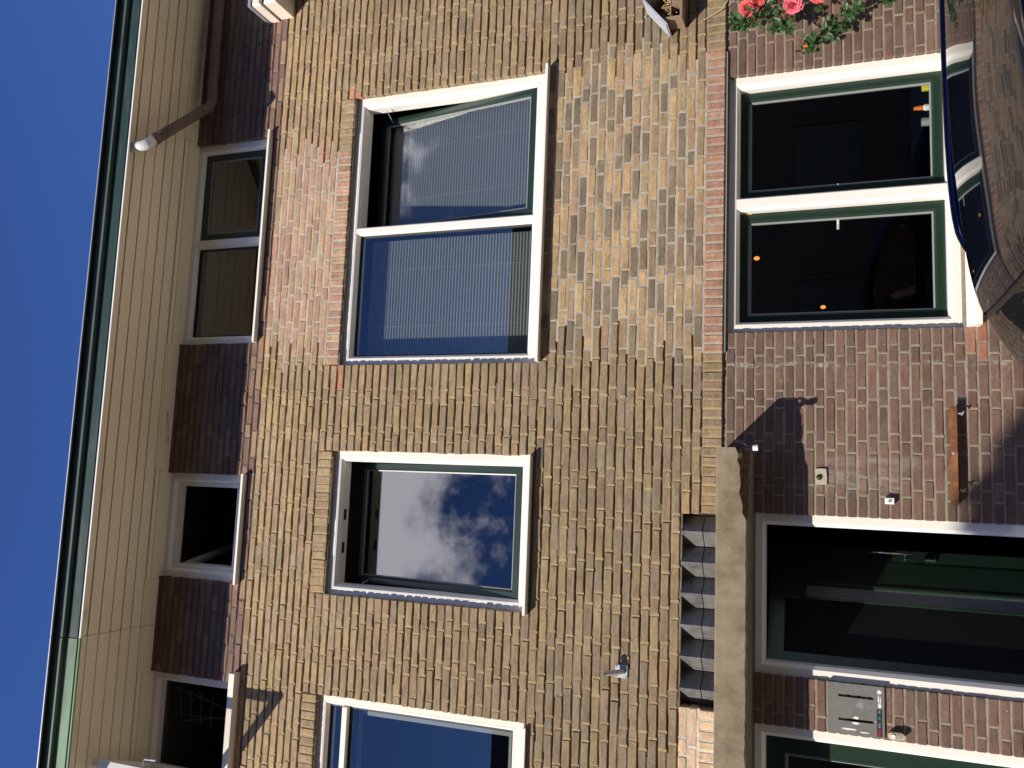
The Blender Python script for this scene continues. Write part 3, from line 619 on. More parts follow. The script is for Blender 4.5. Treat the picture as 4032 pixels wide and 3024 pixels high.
# top floor
YT = 0.042
PT = [(0, 0.09), (0, 0.004), (0.004, 0.0), (0.062, 0.0), (0.084, 0.030), (0.084, 0.09)]
td = window(house, 'window', (1.066, 2.838, 6.040, 6.830), YT, M['white'], [(1.915, 1.995)], PT)
sash(td, 1.999, 2.752, 6.126, 6.744, YT+0.03, 0, wdt=0.055); fixed_pane(td, 1.152, 1.915, 6.126, 6.744, YT+0.04)
sill(td, 1.076, 2.868, 6.036, 0.020, -0.05)
tsw = window(house, 'window', (-0.845, 0.018, 6.040, 6.830), YT, M['white'], (), PT)
mb = MB(); mb.frame(-0.759, -0.068, 6.126, 6.744, YT+0.035, [(0, 0.05), (0, 0), (0.03, 0.0), (0.03, 0.05)]); mb.build('inner_frame', M['white'], tsw)
def swin(p):
    dx, dy = p[0]+0.735, p[1]-(YT+0.085); c_, s_ = math.cos(R(78)), math.sin(R(78)); return (-0.735+dx*c_-dy*s_, YT+0.085+dx*s_+dy*c_, p[2])
mb = MB(); mb.frame(-0.735, -0.092, 6.152, 6.718, YT+0.085, [(0, 0.05), (0, 0), (0.05, 0), (0.055, 0.01), (0.055, 0.05), (0, 0.05)]); mb.xf(swin).build('sash', M['white'], tsw)
MB().box(-0.685, -0.142, YT+0.105, YT+0.111, 6.202, 6.668).xf(swin).build('pane', M['glass'], tsw)
sill(tsw, -0.842, 0.016, 6.036, 0.020, -0.05)
tl = window(house2, 'window', (-2.40, -1.572, 6.00, 6.830), YT, M['cream'], (), PT)
tl2 = window(house2, 'window', (-3.18, -2.405, 6.00, 6.830), YT, M['cream'], (), PT); fixed_pane(tl2, -3.096, -2.489, 6.086, 6.744, YT+0.04)
sill(tl, -3.19, -1.500, 5.985, 0.05, -0.075, mat=M['cream'])
# the opened outward casement of that window
hx, hy = -2.31, 0.03; dirx = Vector((0.30, -0.955, 0)).normalized(); nrm = Vector((-dirx.y, dirx.x, 0))
def hinge(p):
    q = Vector((hx, hy, 0))+dirx*p[0]+nrm*p[1]; return (q.x, q.y, p[2])
mb = MB(); mb.frame(0.0, 0.62, 6.045, 6.755, -0.02, [(0, 0.045), (0, 0), (0.048, 0), (0.055, 0.012), (0.055, 0.045), (0, 0.045)]); mb.xf(hinge).build('open_casement', M['white'], tl)
MB().box(0.05, 0.57, 0.0, 0.006, 6.095, 6.705).xf(hinge).build('pane', M['glass'], tl)
mb = MB(); mb.tube([hinge((0.50, 0.03, 6.40)), hinge((0.50, 0.075, 6.40)), hinge((0.50, 0.08, 6.30))], 0.008, 8); mb.build('casement_handle', M['steel'], tl)
# ground floor window
YGW = 0.060
gw = window(house, 'window', (1.054, 2.854, 0.905, 2.331), YGW, M['white'], [(1.905, 1.997)])
sash(gw, 2.001, 2.764, 0.995, 2.241, YGW+0.085, 0, wdt=0.066); sash(gw, 1.144, 1.901, 0.995, 2.241, YGW+0.085, 0, wdt=0.066)
mb = MB(); mb.prism([(-0.06, 0.832), (-0.06, 0.862), (0.02, 0.905), (0.10, 0.918), (0.10, 0.84)], 'x', 1.062, 2.90); mb.build('sill', M['white'], gw)
mb = MB(); mb.tube([(1.835, YGW+0.12, 1.62), (1.77, YGW+0.13, 1.62)], 0.009, 8); mb.tube([(2.07, YGW+0.10, 1.62), (2.03, YGW+0.11, 1.62)], 0.006, 8); mb.build('window_handle', M['whiteplastic'], gw)
MB().box(1.066, 2.842, 0.25, 0.42, 1.000, 1.020).build('window_board', M['plaster'], gw)
# doors
YD = 0.045
def door(root, x0, x1, zt, handle_right, ajar, slit=None):
    P = [(0, 0.11), (0, 0.005), (0.004, 0), (0.060, 0.0), (0.082, 0.02), (0.082, 0.11)]
    mb = MB(); mb.frame(x0, x1, -0.6, zt, YD, P); d = mb.build('door', M['white'], root)
    a, b, t = x0+0.084, x1-0.084, zt-0.084; yd = 0.150; ax_ = a if handle_right else b; sg = 1 if handle_right else -1
    def sw(p):
        dx, dy = p[0]-ax_, p[1]-yd; c_, s_ = math.cos(R(ajar)), math.sin(R(ajar))*sg; return (ax_+dx*c_-dy*s_, yd+dx*s_+dy*c_, p[2])
    if slit:
        p0, p1, q0, q1_ = a+slit[0], a+slit[1], 0.35, 1.825
        mb = MB(); slab(mb, a, b, 0.02, t, [(p0, p1, q0, q1_)], yd, yd+0.05, None, 0); mb.xf(sw).build('door_leaf', M['green'], d)
        MB().box(p0, p1, yd+0.012, yd+0.02, q0, q1_).xf(sw).build('frosted_strip', M['frost'], d)
        MB().box(a+0.06, p0-0.022, yd-0.004, yd-0.0002, 0.12, t-0.10).xf(sw).build('dark_panel', M['blackpanel'], d)
        MB().box(p1+0.022, b-0.10, yd-0.004, yd-0.0002, 0.12, t-0.10).xf(sw).build('dark_panel', M['darkgreen'], d)
        mb = MB(); mb.frame(p0-0.02, p1+0.02, q0-0.02, q1_+0.02, yd-0.010, [(0, 0.0098), (0.002, 0), (0.018, 0), (0.02, 0.02)]); mb.xf(sw).build('glazing_bead', M['green'], d)
    else:
        mb = MB(); mb.frame(a, b, 0.02, t, yd, [(0, 0.05), (0, 0), (0.11, 0), (0.125, 0.012), (0.125, 0.05), (0, 0.05)]); mb.xf(sw).build('door_leaf', M['green'], d)
        MB().box(a+0.12, b-0.12, yd+0.02, yd+0.026, 0.14, t-0.12).xf(sw).build('pane', M['glass'], d)
        mb = MB(); mb.frame(a+0.120, b-0.120, 0.14, t-0.12, yd+0.010, [(0, 0.006), (0, 0), (0.008, 0.002), (0.008, 0.01)]); mb.xf(sw).build('glazing_bead', M['bead'], d)
    mb = MB(); mb.box(a, b, 0.12, 0.25, -0.05, 0.02); mb.build('threshold', M['kerb'], d)
    hxx = b-0.055 if handle_right else a+0.055
    mb = MB(); mb.tube([(hxx, yd-0.055, 1.16), (hxx, yd-0.055, 1.47)], 0.010, 10); mb.tube([(hxx, yd, 1.22), (hxx, yd-0.055, 1.22)], 0.006, 8); mb.tube([(hxx, yd, 1.41), (hxx, yd-0.055, 1.41)], 0.006, 8); mb.xf(sw).build('pull_handle', M['chrome'], d, smooth=True)
    mb = MB(); mb.box(hxx-0.014, hxx+0.014, yd-0.014, yd-0.001, 1.04, 1.105, bev=0.005); mb.xf(sw).build('lock_plate', M['chrome'], d)
    return d
d1 = door(house, -1.094, -0.090, 2.144, True, 34, (0.448, 0.54)); d1['label'] = 'dark green glazed front door in white frame'
d2 = door(house2, -2.46, -1.374, 2.144, False, 0)
# ------------------------------------------------------------------ canopy and the folded glass strip above it
NX, NYZ = 90, 5; v = []; f = []
mb = MB(); prof = []
ZT, ZB, YF = 2.325, 2.138, -0.36
for i in range(NX+1):
    x = -3.2+(0.29+3.2)*i/NX; e = (rnd()-0.5)*0.006; br = max(0, (x+0.12)/0.41) if x > -0.12 else 0
    br = br**0.6 if br > 0 else 0; lift = 0.046*br+(rnd()*0.02 if br > 0 else 0)
    sl = [(0.02, ZT), (YF+0.012, ZT+0.001), (YF+0.004+e*0.5, ZT-0.006), (YF+(rnd()-0.5)*0.003, ZT-0.06), (YF+(rnd()-0.5)*0.003, ZB+lift+0.012+e), (YF+0.012+0.05*br*rnd(), ZB+lift*0.75+e*0.5), (YF+0.03+0.10*br, ZB+0.004*rnd()), (0.02, ZB)]
    v += [(x, y, z) for y, z in sl]
n = 8
ff = [(i*n+k, i*n+k+1, (i+1)*n+k+1, (i+1)*n+k) for i in range(NX) for k in range(n-1)] + [tuple(range(n)), tuple(range(NX*n, NX*n+n))[::-1]]
mb.add(v, ff); cn = mb.build('door_canopy', M['concrete'], house); cn['label'] = 'concrete slab canopy with a chipped lower edge'
me = cn.data; me.materials.append(M['concrete_raw'])
for p in me.polygons:
    c = p.center
    if p.index < NX*(n-1) and p.index % (n-1) in (4, 5) and c.x > -0.13: p.material_index = 1
mb = MB(); mb.tube([(0.275, -0.33, 2.21), (0.30, -0.33, 2.20), (0.318, -0.33, 2.17), (0.305, -0.33, 2.145), (0.28, -0.33, 2.13)], 0.006, 8); mb.tube([(0.285, -0.33, 2.16), (0.29, -0.33, 2.115)], 0.014, 10); mb.build('cable', M['black'], cn)
MB().tube([(0.29, -0.335, 2.115), (0.292, -0.335, 2.085)], [0.017, 0.019], 12).build('cable_cap', M['pvc'], cn)
gs = MB(); gs.box(-1.337, -0.124, 0.106, 0.116, 2.32, kz(2)); glassroot = gs.build('folded_glass_window', M['plaster_dark'], house)
W6 = (1.318-0.139)/6
for i in range(6):
    a = -1.322+W6*i; mx_, b = a+W6*0.52, a+W6
    for r_, (za, zb) in enumerate(((2.33, 2.446), (2.452, kz(2)-0.006))):
        mb = MB(); mb.prism([(a+0.001, 0.100), (mx_, -0.012), (b-0.001, 0.100)], 'z', za, zb); mb.build('glass_prism', M['ribglass'], glassroot)

# ------------------------------------------------------------------ neighbour's bay corner at the upper picture edge
bay = MB(); bay.box(3.86, 5.2, -0.26, -0.0015, 5.90, 6.02, bev=0.012); b_ = bay.build('bay_window', M['cream'], house)
MB().box(3.845, 5.2, -0.275, -0.001, 6.038, 6.125, bev=0.012).build('bay_head', M['cream'], b_)
MB().box(3.87, 5.2, -0.25, -0.002, 6.0205, 6.0375).build('bay_joint', M['gasket'], b_)
MB().box(3.835, 5.2, -0.285, 0.0, 6.1255, 6.15).build('bay_roof_edge', M['zinc'], b_)
MB().box(4.05, 5.2, -0.20, -0.0025, 5.70, 5.8995).build('bay_pane', M['car_glass'], b_)

# ------------------------------------------------------------------ small things on the wall
def text_mesh(body, size, ext=0.0005):
    cu = bpy.data.curves.new('lettering', 'FONT'); cu.body = body; cu.size = size; cu.extrude = ext; cu.align_x = 'CENTER'; cu.align_y = 'CENTER'
    o = bpy.data.objects.new('lettering_tmp', cu); col.objects.link(o); bpy.context.view_layer.update()
    me = bpy.data.meshes.new_from_object(o.evaluated_get(bpy.context.evaluated_depsgraph_get())); bpy.data.objects.remove(o); return me
def put_text(body, size, x, y, z, mat, parent, sx=1.0):
    me = text_mesh(body, size); me.materials.clear(); me.materials.append(mat)
    me.transform(Matrix.Translation((x, y, z)) @ Matrix.Rotation(R(90), 4, 'X') @ Matrix.Diagonal((sx, 1, 1, 1))); link('lettering', me, parent)
# letter slots
lp = thing('letter_slot_panel', (-1.23, 0.01, 1.39), 'grey slate letter panel with two black upright slots between the doors', 'letter box')
mb = MB(); YP = 0.008
slab(mb, -1.376, -1.0855, 1.388, 1.700, [(-1.164, -1.148, 1.447, 1.640), (-1.300, -1.285, 1.447, 1.640)], YP, 0.022, None, 0); mb.build('panel', M['slate'], lp)
mb = MB(); mb.box(-1.37, -1.09, 0.0222, 0.03, 1.39, 1.698); mb.build('slot_back', M['black'], lp)
mb = MB(); mb.box(-1.368, -1.214, YP-0.0012, YP-0.0002, 1.402, 1.430); st = mb.build('sticker', M['navy_sticker'], lp)
put_text('NEE', 0.022, -1.345, YP-0.002, 1.416, M['txt_red'], st, 1.0); put_text('JA', 0.022, -1.262, YP-0.002, 1.416, M['txt_green'], st)
mb = MB()
for x in (-1.318, -1.309, -1.300, -1.235, -1.226): mb.box(x, x+0.005, YP-0.0018, YP-0.0013, 1.410, 1.422)
mb.box(-1.288, -1.2865, YP-0.0018, YP-0.0013, 1.404, 1.428); mb.build('fine_print', M['txt_grey'], st)
mb = MB()
def scrap(cx, cz, w_, h_, n=9):
    pts = [(cx+w_*math.cos(2*math.pi*i/n)*(0.7+0.5*rnd())/2, cz+h_*math.sin(2*math.pi*i/n)*(0.7+0.5*rnd())/2) for i in range(n)]; mb.prism(pts, 'y', YP-0.0012, YP-0.0001)
scrap(-1.115, 1.416, 0.022, 0.026); scrap(-1.195, 1.414, 0.03, 0.022); scrap(-1.155, 1.420, 0.05, 0.008); scrap(-1.165, 1.41, 0.05, 0.006)
scrap(-1.276, 1.545, 0.018, 0.035); scrap(-1.308, 1.545, 0.014, 0.045); scrap(-1.345, 1.58, 0.012, 0.09, 13); scrap(-1.355, 1.50, 0.008, 0.06)
mb.build('paper_scraps', M['paper'], lp)
# old cream bell push
yb = thing('bell_push', (-1.348, 0.02, 1.29), 'aged cream capsule-shaped bell push below the letter panel', 'doorbell')
def capsule(cx, cz, w_, h_, n=8): return [(cx+w_*math.cos(a), cz+(h_-w_)*s+w_*math.sin(a)) for s, a0 in ((1, 0), (-1, math.pi)) for a in [a0+math.pi*i/n for i in range(n+1)]]
mb = MB(); mb.prism(capsule(-1.348, 1.328, 0.019, 0.045), 'y', -0.022, 0.02); mb.build('housing', M['yellowplastic'], yb)
mb = MB(); mb.prism(capsule(-1.348, 1.328, 0.0135, 0.036), 'y', -0.0245, -0.0222); mb.build('face_plate', M['greyplastic'], yb)
mb = MB(); mb.prism(capsule(-1.348, 1.346, 0.011, 0.0135), 'y', -0.029, -0.0247); mb.build('button', M['whiteplastic'], yb)
# small white bell push
sb = thing('bell_push', (0.006, 0.015, 1.32), 'small white rectangular bell push on the red brick by the door', 'doorbell')
MB().box(-0.013, 0.025, -0.015, 0.018, 1.319, 1.371, bev=0.003).build('housing', M['whiteplastic'], sb)
MB().tube([(0.006, -0.0152, 1.345), (0.006, -0.019, 1.345)], 0.009, 14).build('button', M['bead'], sb)
# brass bell in a cement patch
bb = thing('bell_push', (0.136, 0.015, 1.70), 'round brass bell push in a square cement patch on red brick', 'doorbell')
pts = [(0.088, 1.700), (0.137, 1.697), (0.188, 1.702), (0.190, 1.735), (0.186, 1.768), (0.14, 1.765), (0.087, 1.767), (0.089, 1.73)]
mb = MB(); mb.prism(pts, 'y', 0.008, 0.0185); mb.build('cement_patch', M['cement'], bb)
MB().tube([(0.136, 0.008, 1.742), (0.136, 0.001, 1.742)], [0.018, 0.015], 18).build('rim', M['black'], bb)
MB().tube([(0.136, 0.001, 1.742), (0.136, -0.004, 1.742)], [0.009, 0.006], 14).build('button', M['brass'], bb)
# rusty angle bracket
rb = thing('wall_bracket', (0.285, 0.0, 0.98), 'rusty flat iron bracket bolted across the red brick right of the door', 'bracket')
mb = MB(); mb.prism([(-0.045, 0.979), (-0.045, 1.021), (-0.040, 1.021), (-0.040, 0.984), (0.018, 0.984), (0.018, 0.979)], 'x', -0.005, 0.577); mb.build('angle_iron', M['rust'], rb)
for x, m in ((0.02, 'rust'), (0.30, 'steel'), (0.565, 'rust')): MB().tube([(x, -0.0452, 1.001), (x, -0.049, 1.001)], [0.009, 0.006], 10).build('screw_head', M[m], rb)
for x in (0.085, 0.535):
    mb = MB(); mb.tube([(x, -0.03, 0.978), (x, -0.03, 0.945)], 0.005, 8); mb.tube([(x-0.012, -0.03, 0.952), (x+0.012, -0.03, 0.940)], 0.005, 8); mb.build('bolt', M['steel'] if x > 0.3 else M['rust'], rb)
# flag holder
fh = thing('flagpole_holder', (-1.163, 0, 2.92), 'galvanised flagpole socket on a square plate in the yellow brick', 'flag holder')
MB().box(-1.205, -1.123, -0.006, 0.0, 2.918, 3.000, bev=0.002).build('plate', M['steel'], fh)
mb = MB(); a_ = Vector((-1.164, -0.008, 2.945)); b2 = Vector((-1.168, -0.105, 3.045)); dd = (b2-a_); mb.tube([a_, b2], 0.0165, 16, caps=False); mb.tube([b2, a_+dd*0.05], 0.0135, 16, caps=False)
mb.build('socket', M['steel'], fh, smooth=True)
for x in (-1.196, -1.132):
    for z in (2.927, 2.991): MB().tube([(x, -0.0062, z), (x, -0.009, z)], 0.004, 8).build('screw_head', M['chrome'], fh)
# birdhouse / insect house
bh = thing('insect_house', (3.40, -0.02, 2.61), 'small wooden insect house with pale blue-grey pitched roof on the brick wall', 'insect house')
cx, xw, zb_, ze, za_ = 3.385, 0.155, 2.625, 2.735, 2.865; yf, yb_ = -0.155, -0.012
mb = MB(); mb.box(cx-xw, cx-xw+0.018, yf, yb_, zb_, ze-0.006); mb.box(cx+xw-0.018, cx+xw, yf, yb_, zb_, ze-0.006); mb.box(cx-xw-0.004, cx+xw+0.004, yf-0.003, yb_, zb_-0.016, zb_-0.0005); mb.build('box', M['wood'], bh)
MB().prism([(cx-xw+0.019, zb_+0.001), (cx+xw-0.019, zb_+0.001), (cx+xw-0.019, ze-0.01), (cx, za_-0.03), (cx-xw+0.019, ze-0.01)], 'y', -0.03, yb_+0.002).build('back', M['darkwood'], bh)
for sgn in (-1, 1):
    mb = MB(); e = Vector((cx+sgn*0.20, 0, ze-0.032)); ap = Vector((cx, 0, za_)); nn = Vector((-(ap-e).z*-sgn, 0, abs((ap-e).x))).normalized()
    mb.prism([(e.x, e.z), (ap.x, ap.z), (ap.x, ap.z+0.017), (e.x+nn.x*0.012, e.z+0.013)], 'y', yf-0.02, yb_+0.004); mb.build('roof_board', M['bluegrey'], bh)
mb = MB(); mb.box(cx-xw+0.019, cx+xw-0.019, yf+0.01, yb_, zb_+0.062, zb_+0.070); mb.box(cx-0.055, cx-0.048, yf+0.01, yb_, zb_+0.0005, zb_+0.061); mb.box(cx-0.06, cx-0.053, yf+0.01, yb_, zb_+0.0705, ze+0.02); mb.box(cx+0.05, cx+0.057, yf+0.01, yb_, zb_+0.0005, zb_+0.061); mb.build('shelf', M['wood'], bh)
MB().box(cx-0.046, cx+0.048, yf+0.012, yf+0.02, zb_+0.003, zb_+0.058).build('slotted_door', M['wood'], bh)
MB().box(cx-0.018, cx+0.012, yf+0.010, yf+0.0115, zb_+0.03, zb_+0.037).build('slot', M['black'], bh)
mb = MB()
for i in range(70):
    x = cx-0.12+0.24*rnd(); z = zb_+0.02+0.10*rnd()
    if abs(x-cx) < 0.05 and z < zb_+0.07: continue
    a = rnd()*3; l = 0.012+0.02*rnd(); mb.tube([(x, yf+0.02+0.08*rnd(), z), (x+l*math.cos(a), yf+0.02+0.05*rnd(), min(ze+0.02, z+l*math.sin(a)))], 0.004, 5)
mb.build('filling', M['straw'], bh, kind='stuff')
MB().tube([(3.36, -0.012, 2.886), (3.36, -0.004, 2.90)], 0.006, 8).build('hook', M['steel'], bh)
# ------------------------------------------------------------------ rose
rs = thing('rose_bush', (3.62, -0.32, 0.0), 'climbing rose with coral pink blooms against the red brick wall', 'rose bush')
stems = [[(3.62, -0.32, 0), (3.55, -0.28, 0.9), (3.42, -0.22, 1.7), (3.27, -0.17, 2.16)], [(3.62, -0.32, 0), (3.60, -0.26, 1.0), (3.44, -0.2, 1.55), (3.24, -0.18, 1.83)],
         [(3.62, -0.32, 0), (3.50, -0.26, 0.8), (3.34, -0.18, 1.42), (3.13, -0.13, 1.53), (2.99, -0.12, 1.66), (2.905, -0.11, 1.80)], [(3.44, -0.2, 1.55), (3.30, -0.2, 1.74), (3.23, -0.2, 1.76)],
         [(3.42, -0.22, 1.7), (3.25, -0.17, 2.02), (3.13, -0.14, 2.14), (3.13, -0.13, 2.24)], [(3.34, -0.18, 1.42), (3.22, -0.16, 1.36), (3.15, -0.15, 1.30)], [(3.42, -0.22, 1.7), (3.30, -0.2, 2.0), (3.20, -0.18, 1.93)], [(3.25, -0.17, 2.02), (3.10, -0.15, 1.98), (3.06, -0.14, 1.93)]]
def spline(p, n=6):
    p = [Vector(q) for q in p]; o = []
    for i in range(len(p)-1):
        a, b, c, d = p[max(0, i-1)], p[i], p[i+1], p[min(len(p)-1, i+2)]
        for k in range(n):
            t = k/n; o.append(0.5*((2*b)+(c-a)*t+(2*a-5*b+4*c-d)*t*t+(-a+3*b-3*c+d)*t**3))
    return o+[p[-1]]
mb = MB(); paths = []
for s in stems:
    q = spline(s); paths.append(q); mb.tube(q, [0.008*(1-i/len(q))+0.0022 for i in range(len(q))], 6)
mb.build('stem', M['stem'], rs)
def leaflet(mb, p, d, up, ln, wd_):
    d = d.normalized(); sd = d.cross(up)
    if sd.length < 1e-3: sd = d.orthogonal()
    sd.normalize(); n_ = sd.cross(d).normalized()
    pts = [p, p+d*ln*0.3+sd*wd_*0.5+n_*ln*0.04, p+d*ln*0.65+sd*wd_*0.42+n_*ln*0.02, p+d*ln-n_*ln*0.08, p+d*ln*0.65-sd*wd_*0.42+n_*ln*0.02, p+d*ln*0.3-sd*wd_*0.5+n_*ln*0.04, p+d*ln*0.3-n_*ln*0.05, p+d*ln*0.65-n_*ln*0.06]
    mb.add([tuple(q) for q in pts], [(0, 1, 6), (1, 2, 7, 6), (2, 3, 7), (0, 6, 5), (6, 7, 4, 5), (7, 3, 4)])
rv = lambda s=1.0: Vector(((rnd()-0.5)*2*s, (rnd()-0.5)*2*s, (rnd()-0.5)*2*s))
lf, lr = MB(), MB()
def spray(p, d, sc_, m):
    nl = 5; side = d.cross(Vector((0, 1, 0.2))).normalized()
    for j in range(nl):
        t = j//2; base = p+d*(0.016+0.018*t)*sc_
        dd_ = d if j == nl-1 else (d*0.5+side*(1 if j % 2 else -1)+rv(0.25)); leaflet(m, base, dd_, Vector((0, -1, 0.35))+rv(0.45), (0.030+0.014*rnd())*sc_, (0.021+0.009*rnd())*sc_)
for q in paths:
    for i in range(7, len(q)):
        p = q[i]
        if p.x > 3.52: continue
        for _ in range(2 if i < len(q)-3 else 3):
            d = rv(1); d.y = d.y*0.5-0.35; d.z += 0.1; d.normalize()
            spray(p+rv(0.015), d, 0.8+0.5*rnd(), lr if rnd() < 0.10 else lf)
for _ in range(30):
    p = Vector((3.17+0.30*rnd(), -0.10-0.14*rnd(), 1.55+0.66*rnd()))
    if p.x-3.14 < 0.10*abs(math.sin(p.z*9)): p.x += 0.08
    d = rv(1); d.x -= 0.4; d.y -= 0.3; d.normalize(); spray(p, d, 0.9+0.4*rnd(), lf)
lf.build('foliage', M['leaf'], rs, kind='stuff'); lr.build('young_foliage', M['leaf_red'], rs, kind='stuff')
def bloom(c, r, mat, axis=Vector((-0.25, -1, 0.05))):
    mb = MB(); ax = axis.normalized(); a = ax.orthogonal().normalized(); b = ax.cross(a)
    for ring, (nr, rr, tilt_) in enumerate(((3, 0.20, 1.35), (5, 0.42, 1.1), (7, 0.65, 0.8), (8, 0.85, 0.5), (9, 1.0, 0.2))):
        for i in range(nr):
            th = 2*math.pi*(i+0.37*ring)/nr+(rnd()-0.5)*0.4; dr = a*math.cos(th)+b*math.sin(th); tg = ax.cross(dr); tl_ = tilt_+(rnd()-0.5)*0.25
            base = c+dr*r*rr*0.30-ax*r*0.25; out_ = dr*math.cos(tl_)+ax*math.sin(tl_); ln = r*(0.55+0.35*rr)*(0.9+0.2*rnd()); w_ = r*(0.30+0.34*rr)
            P = []
            for u_ in (0, 0.5, 0.85, 1.0):
                for s_ in (-1, -0.4, 0.4, 1):
                    wf = {0: 0.35, 0.5: 0.95, 0.85: 1.0, 1.0: 0.75}[u_]; P.append(base+out_*ln*u_+tg*w_*wf*s_*0.8+ax*r*(0.10*s_*s_)+dr*(0.12*r*u_*u_*(1 if ring > 2 else -0.3))+rv(0.03*r))
            mb.add([tuple(q) for q in P], [(4*i_+j, 4*i_+j+1, 4*i_+5+j, 4*i_+4+j) for i_ in range(3) for j in range(3)])
    mb.build('bloom', mat, rs, smooth=True)
bloom(Vector((3.200, -0.20, 2.165)), 0.047, M['petal']); bloom(Vector((3.240, -0.215, 2.115)), 0.045, M['petal']); bloom(Vector((3.165, -0.215, 1.885)), 0.048, M['petal2']); bloom(Vector((3.215, -0.20, 1.965)), 0.044, M['petal2']); bloom(Vector((3.205, -0.21, 1.735)), 0.042, M['petal'])
bloom(Vector((2.905, -0.115, 1.815)), 0.016, M['petal3'], Vector((-0.6, -0.6, 0.5))); bloom(Vector((2.965, -0.12, 1.745)), 0.012, M['petal2'], Vector((-0.6, -0.6, 0.5))); bloom(Vector((3.13, -0.13, 2.255)), 0.016, M['petal3'], Vector((-0.5, -0.6, 0.6)))
cane = MB().tube([(3.50, -0.10, 2.20), (3.30, -0.05, 2.36), (3.235, -0.03, 2.52)], [0.004, 0.0035, 0.002], 6).build('dry_cane', M['straw'], rs)

# ------------------------------------------------------------------ parked car
car = thing('parked_car', (2.05, -3.3, -0.1), 'dark navy car parked at the kerb, its glossy roof mirroring the house', 'car')
YC = -3.30
def roofz(x):
    pts = [(-0.02, 0.92), (0.12, 0.965), (0.26, 1.065), (0.36, 1.155), (0.44, 1.225), (0.51, 1.270), (0.59, 1.304), (0.70, 1.326), (0.86, 1.346), (1.04, 1.363), (1.3, 1.373), (1.7, 1.375), (2.1, 1.365), (2.35, 1.335), (2.6, 1.24), (2.95, 1.02), (3.1, 0.95)]
    for (a, p), (b, q) in zip(pts[:-1], pts[1:]):
        if a <= x <= b:
            return p+(q-p)*(x-a)/(b-a)
    return pts[0][1] if x < pts[0][0] else pts[-1][1]
def roofz_s(x): return sum(roofz(x+d)*w_ for d, w_ in ((-0.10, 1), (-0.05, 2), (0, 3), (0.05, 2), (0.10, 1)))/9
def halfw(x, z): return 0.80-0.62*max(0, z-0.92)*0.62-0.10*max(0, 0.5-x)**2
def roof_patch(x0, x1, name, mat, nx=70, ny=40, parent=car, lift=0.0, bow=0.0):
    v = []
    for i in range(nx+1):
        for j in range(ny+1):
            s = -1+2*j/ny; x = x0+(x1-x0)*i/nx+bow*(1-s*s)*(-1); zc = roofz_s(x); hw_ = 0.545+0.10*max(0, 1.40-zc)/0.4
            v.append((x, YC+s*hw_, zc-0.034*s*s-0.055*max(0, abs(s)-0.80)**2/0.04+lift))
    mb = MB(); mb.add(v, [(i*(ny+1)+j, (i+1)*(ny+1)+j, (i+1)*(ny+1)+j+1, i*(ny+1)+j+1) for i in range(nx) for j in range(ny)]); return mb.build(name, mat, parent, smooth=True)
roof_patch(0.575, 2.30, 'roof', M['paint_navy'], bow=0.04)
roof_patch(0.06, 0.560, 'rear_window', M['car_glass'], nx=24, lift=-0.004, bow=0.04)
roof_patch(0.555, 0.580, 'roof_seal', M['black'], nx=3, lift=-0.008, bow=0.04)
roof_patch(2.315, 3.08, 'windscreen', M['car_glass'], nx=24, lift=-0.004)
for s in (-1, 1):
    pts = [(0.76, 1.270), (0.84, 1.298), (1.0, 1.316), (1.35, 1.326), (1.8, 1.326), (2.15, 1.312), (2.3, 1.275)]
    mb = MB(); mb.tube(spline([(x, YC+s*0.556, z+(0.004 if s > 0 else 0.016)) for x, z in pts]), [0.008+0.012*min(1, i/6, (36-i)/6) for i in range(37)], 14); mb.build('roof_rail', M['railmetal'], car, smooth=True)
# lower body and side glass
XS = [-0.22, -0.20, -0.12, 0.1, 0.5, 1.0, 1.6, 2.2, 2.7, 3.1, 3.5, 3.8, 3.92, 3.96]
WH = [0.60, 0.68, 0.76, 0.83, 0.865, 0.875, 0.875, 0.875, 0.87, 0.86, 0.83, 0.74, 0.62, 0.5]
TOPZ = [0.70, 0.84, 0.95, 0.965, 0.955, 0.945, 0.94, 0.935, 0.935, 0.93, 0.87, 0.76, 0.66, 0.56]
v = []
for x, hw_, tz in zip(XS, WH, TOPZ):
    ring = [(-hw_*0.90, 0.16), (-hw_*0.98, 0.30), (-hw_, 0.52), (-hw_*0.985, tz-0.14), (-hw_*0.93, tz-0.02), (-hw_*0.86, tz), (0, tz+0.015), (hw_*0.86, tz), (hw_*0.93, tz-0.02), (hw_*0.985, tz-0.14), (hw_, 0.52), (hw_*0.98, 0.30), (hw_*0.90, 0.16)]
    v += [(x, YC+a, z-0.03) for a, z in ring]
nr = 13; ff = [(i*nr+k, i*nr+(k+1) % nr, (i+1)*nr+(k+1) % nr, (i+1)*nr+k) for i in range(len(XS)-1) for k in range(nr)] + [tuple(range(nr))[::-1], tuple(range((len(XS)-1)*nr, len(XS)*nr))]
MB().add(v, ff).build('body', M['paint_navy'], car, smooth=True)
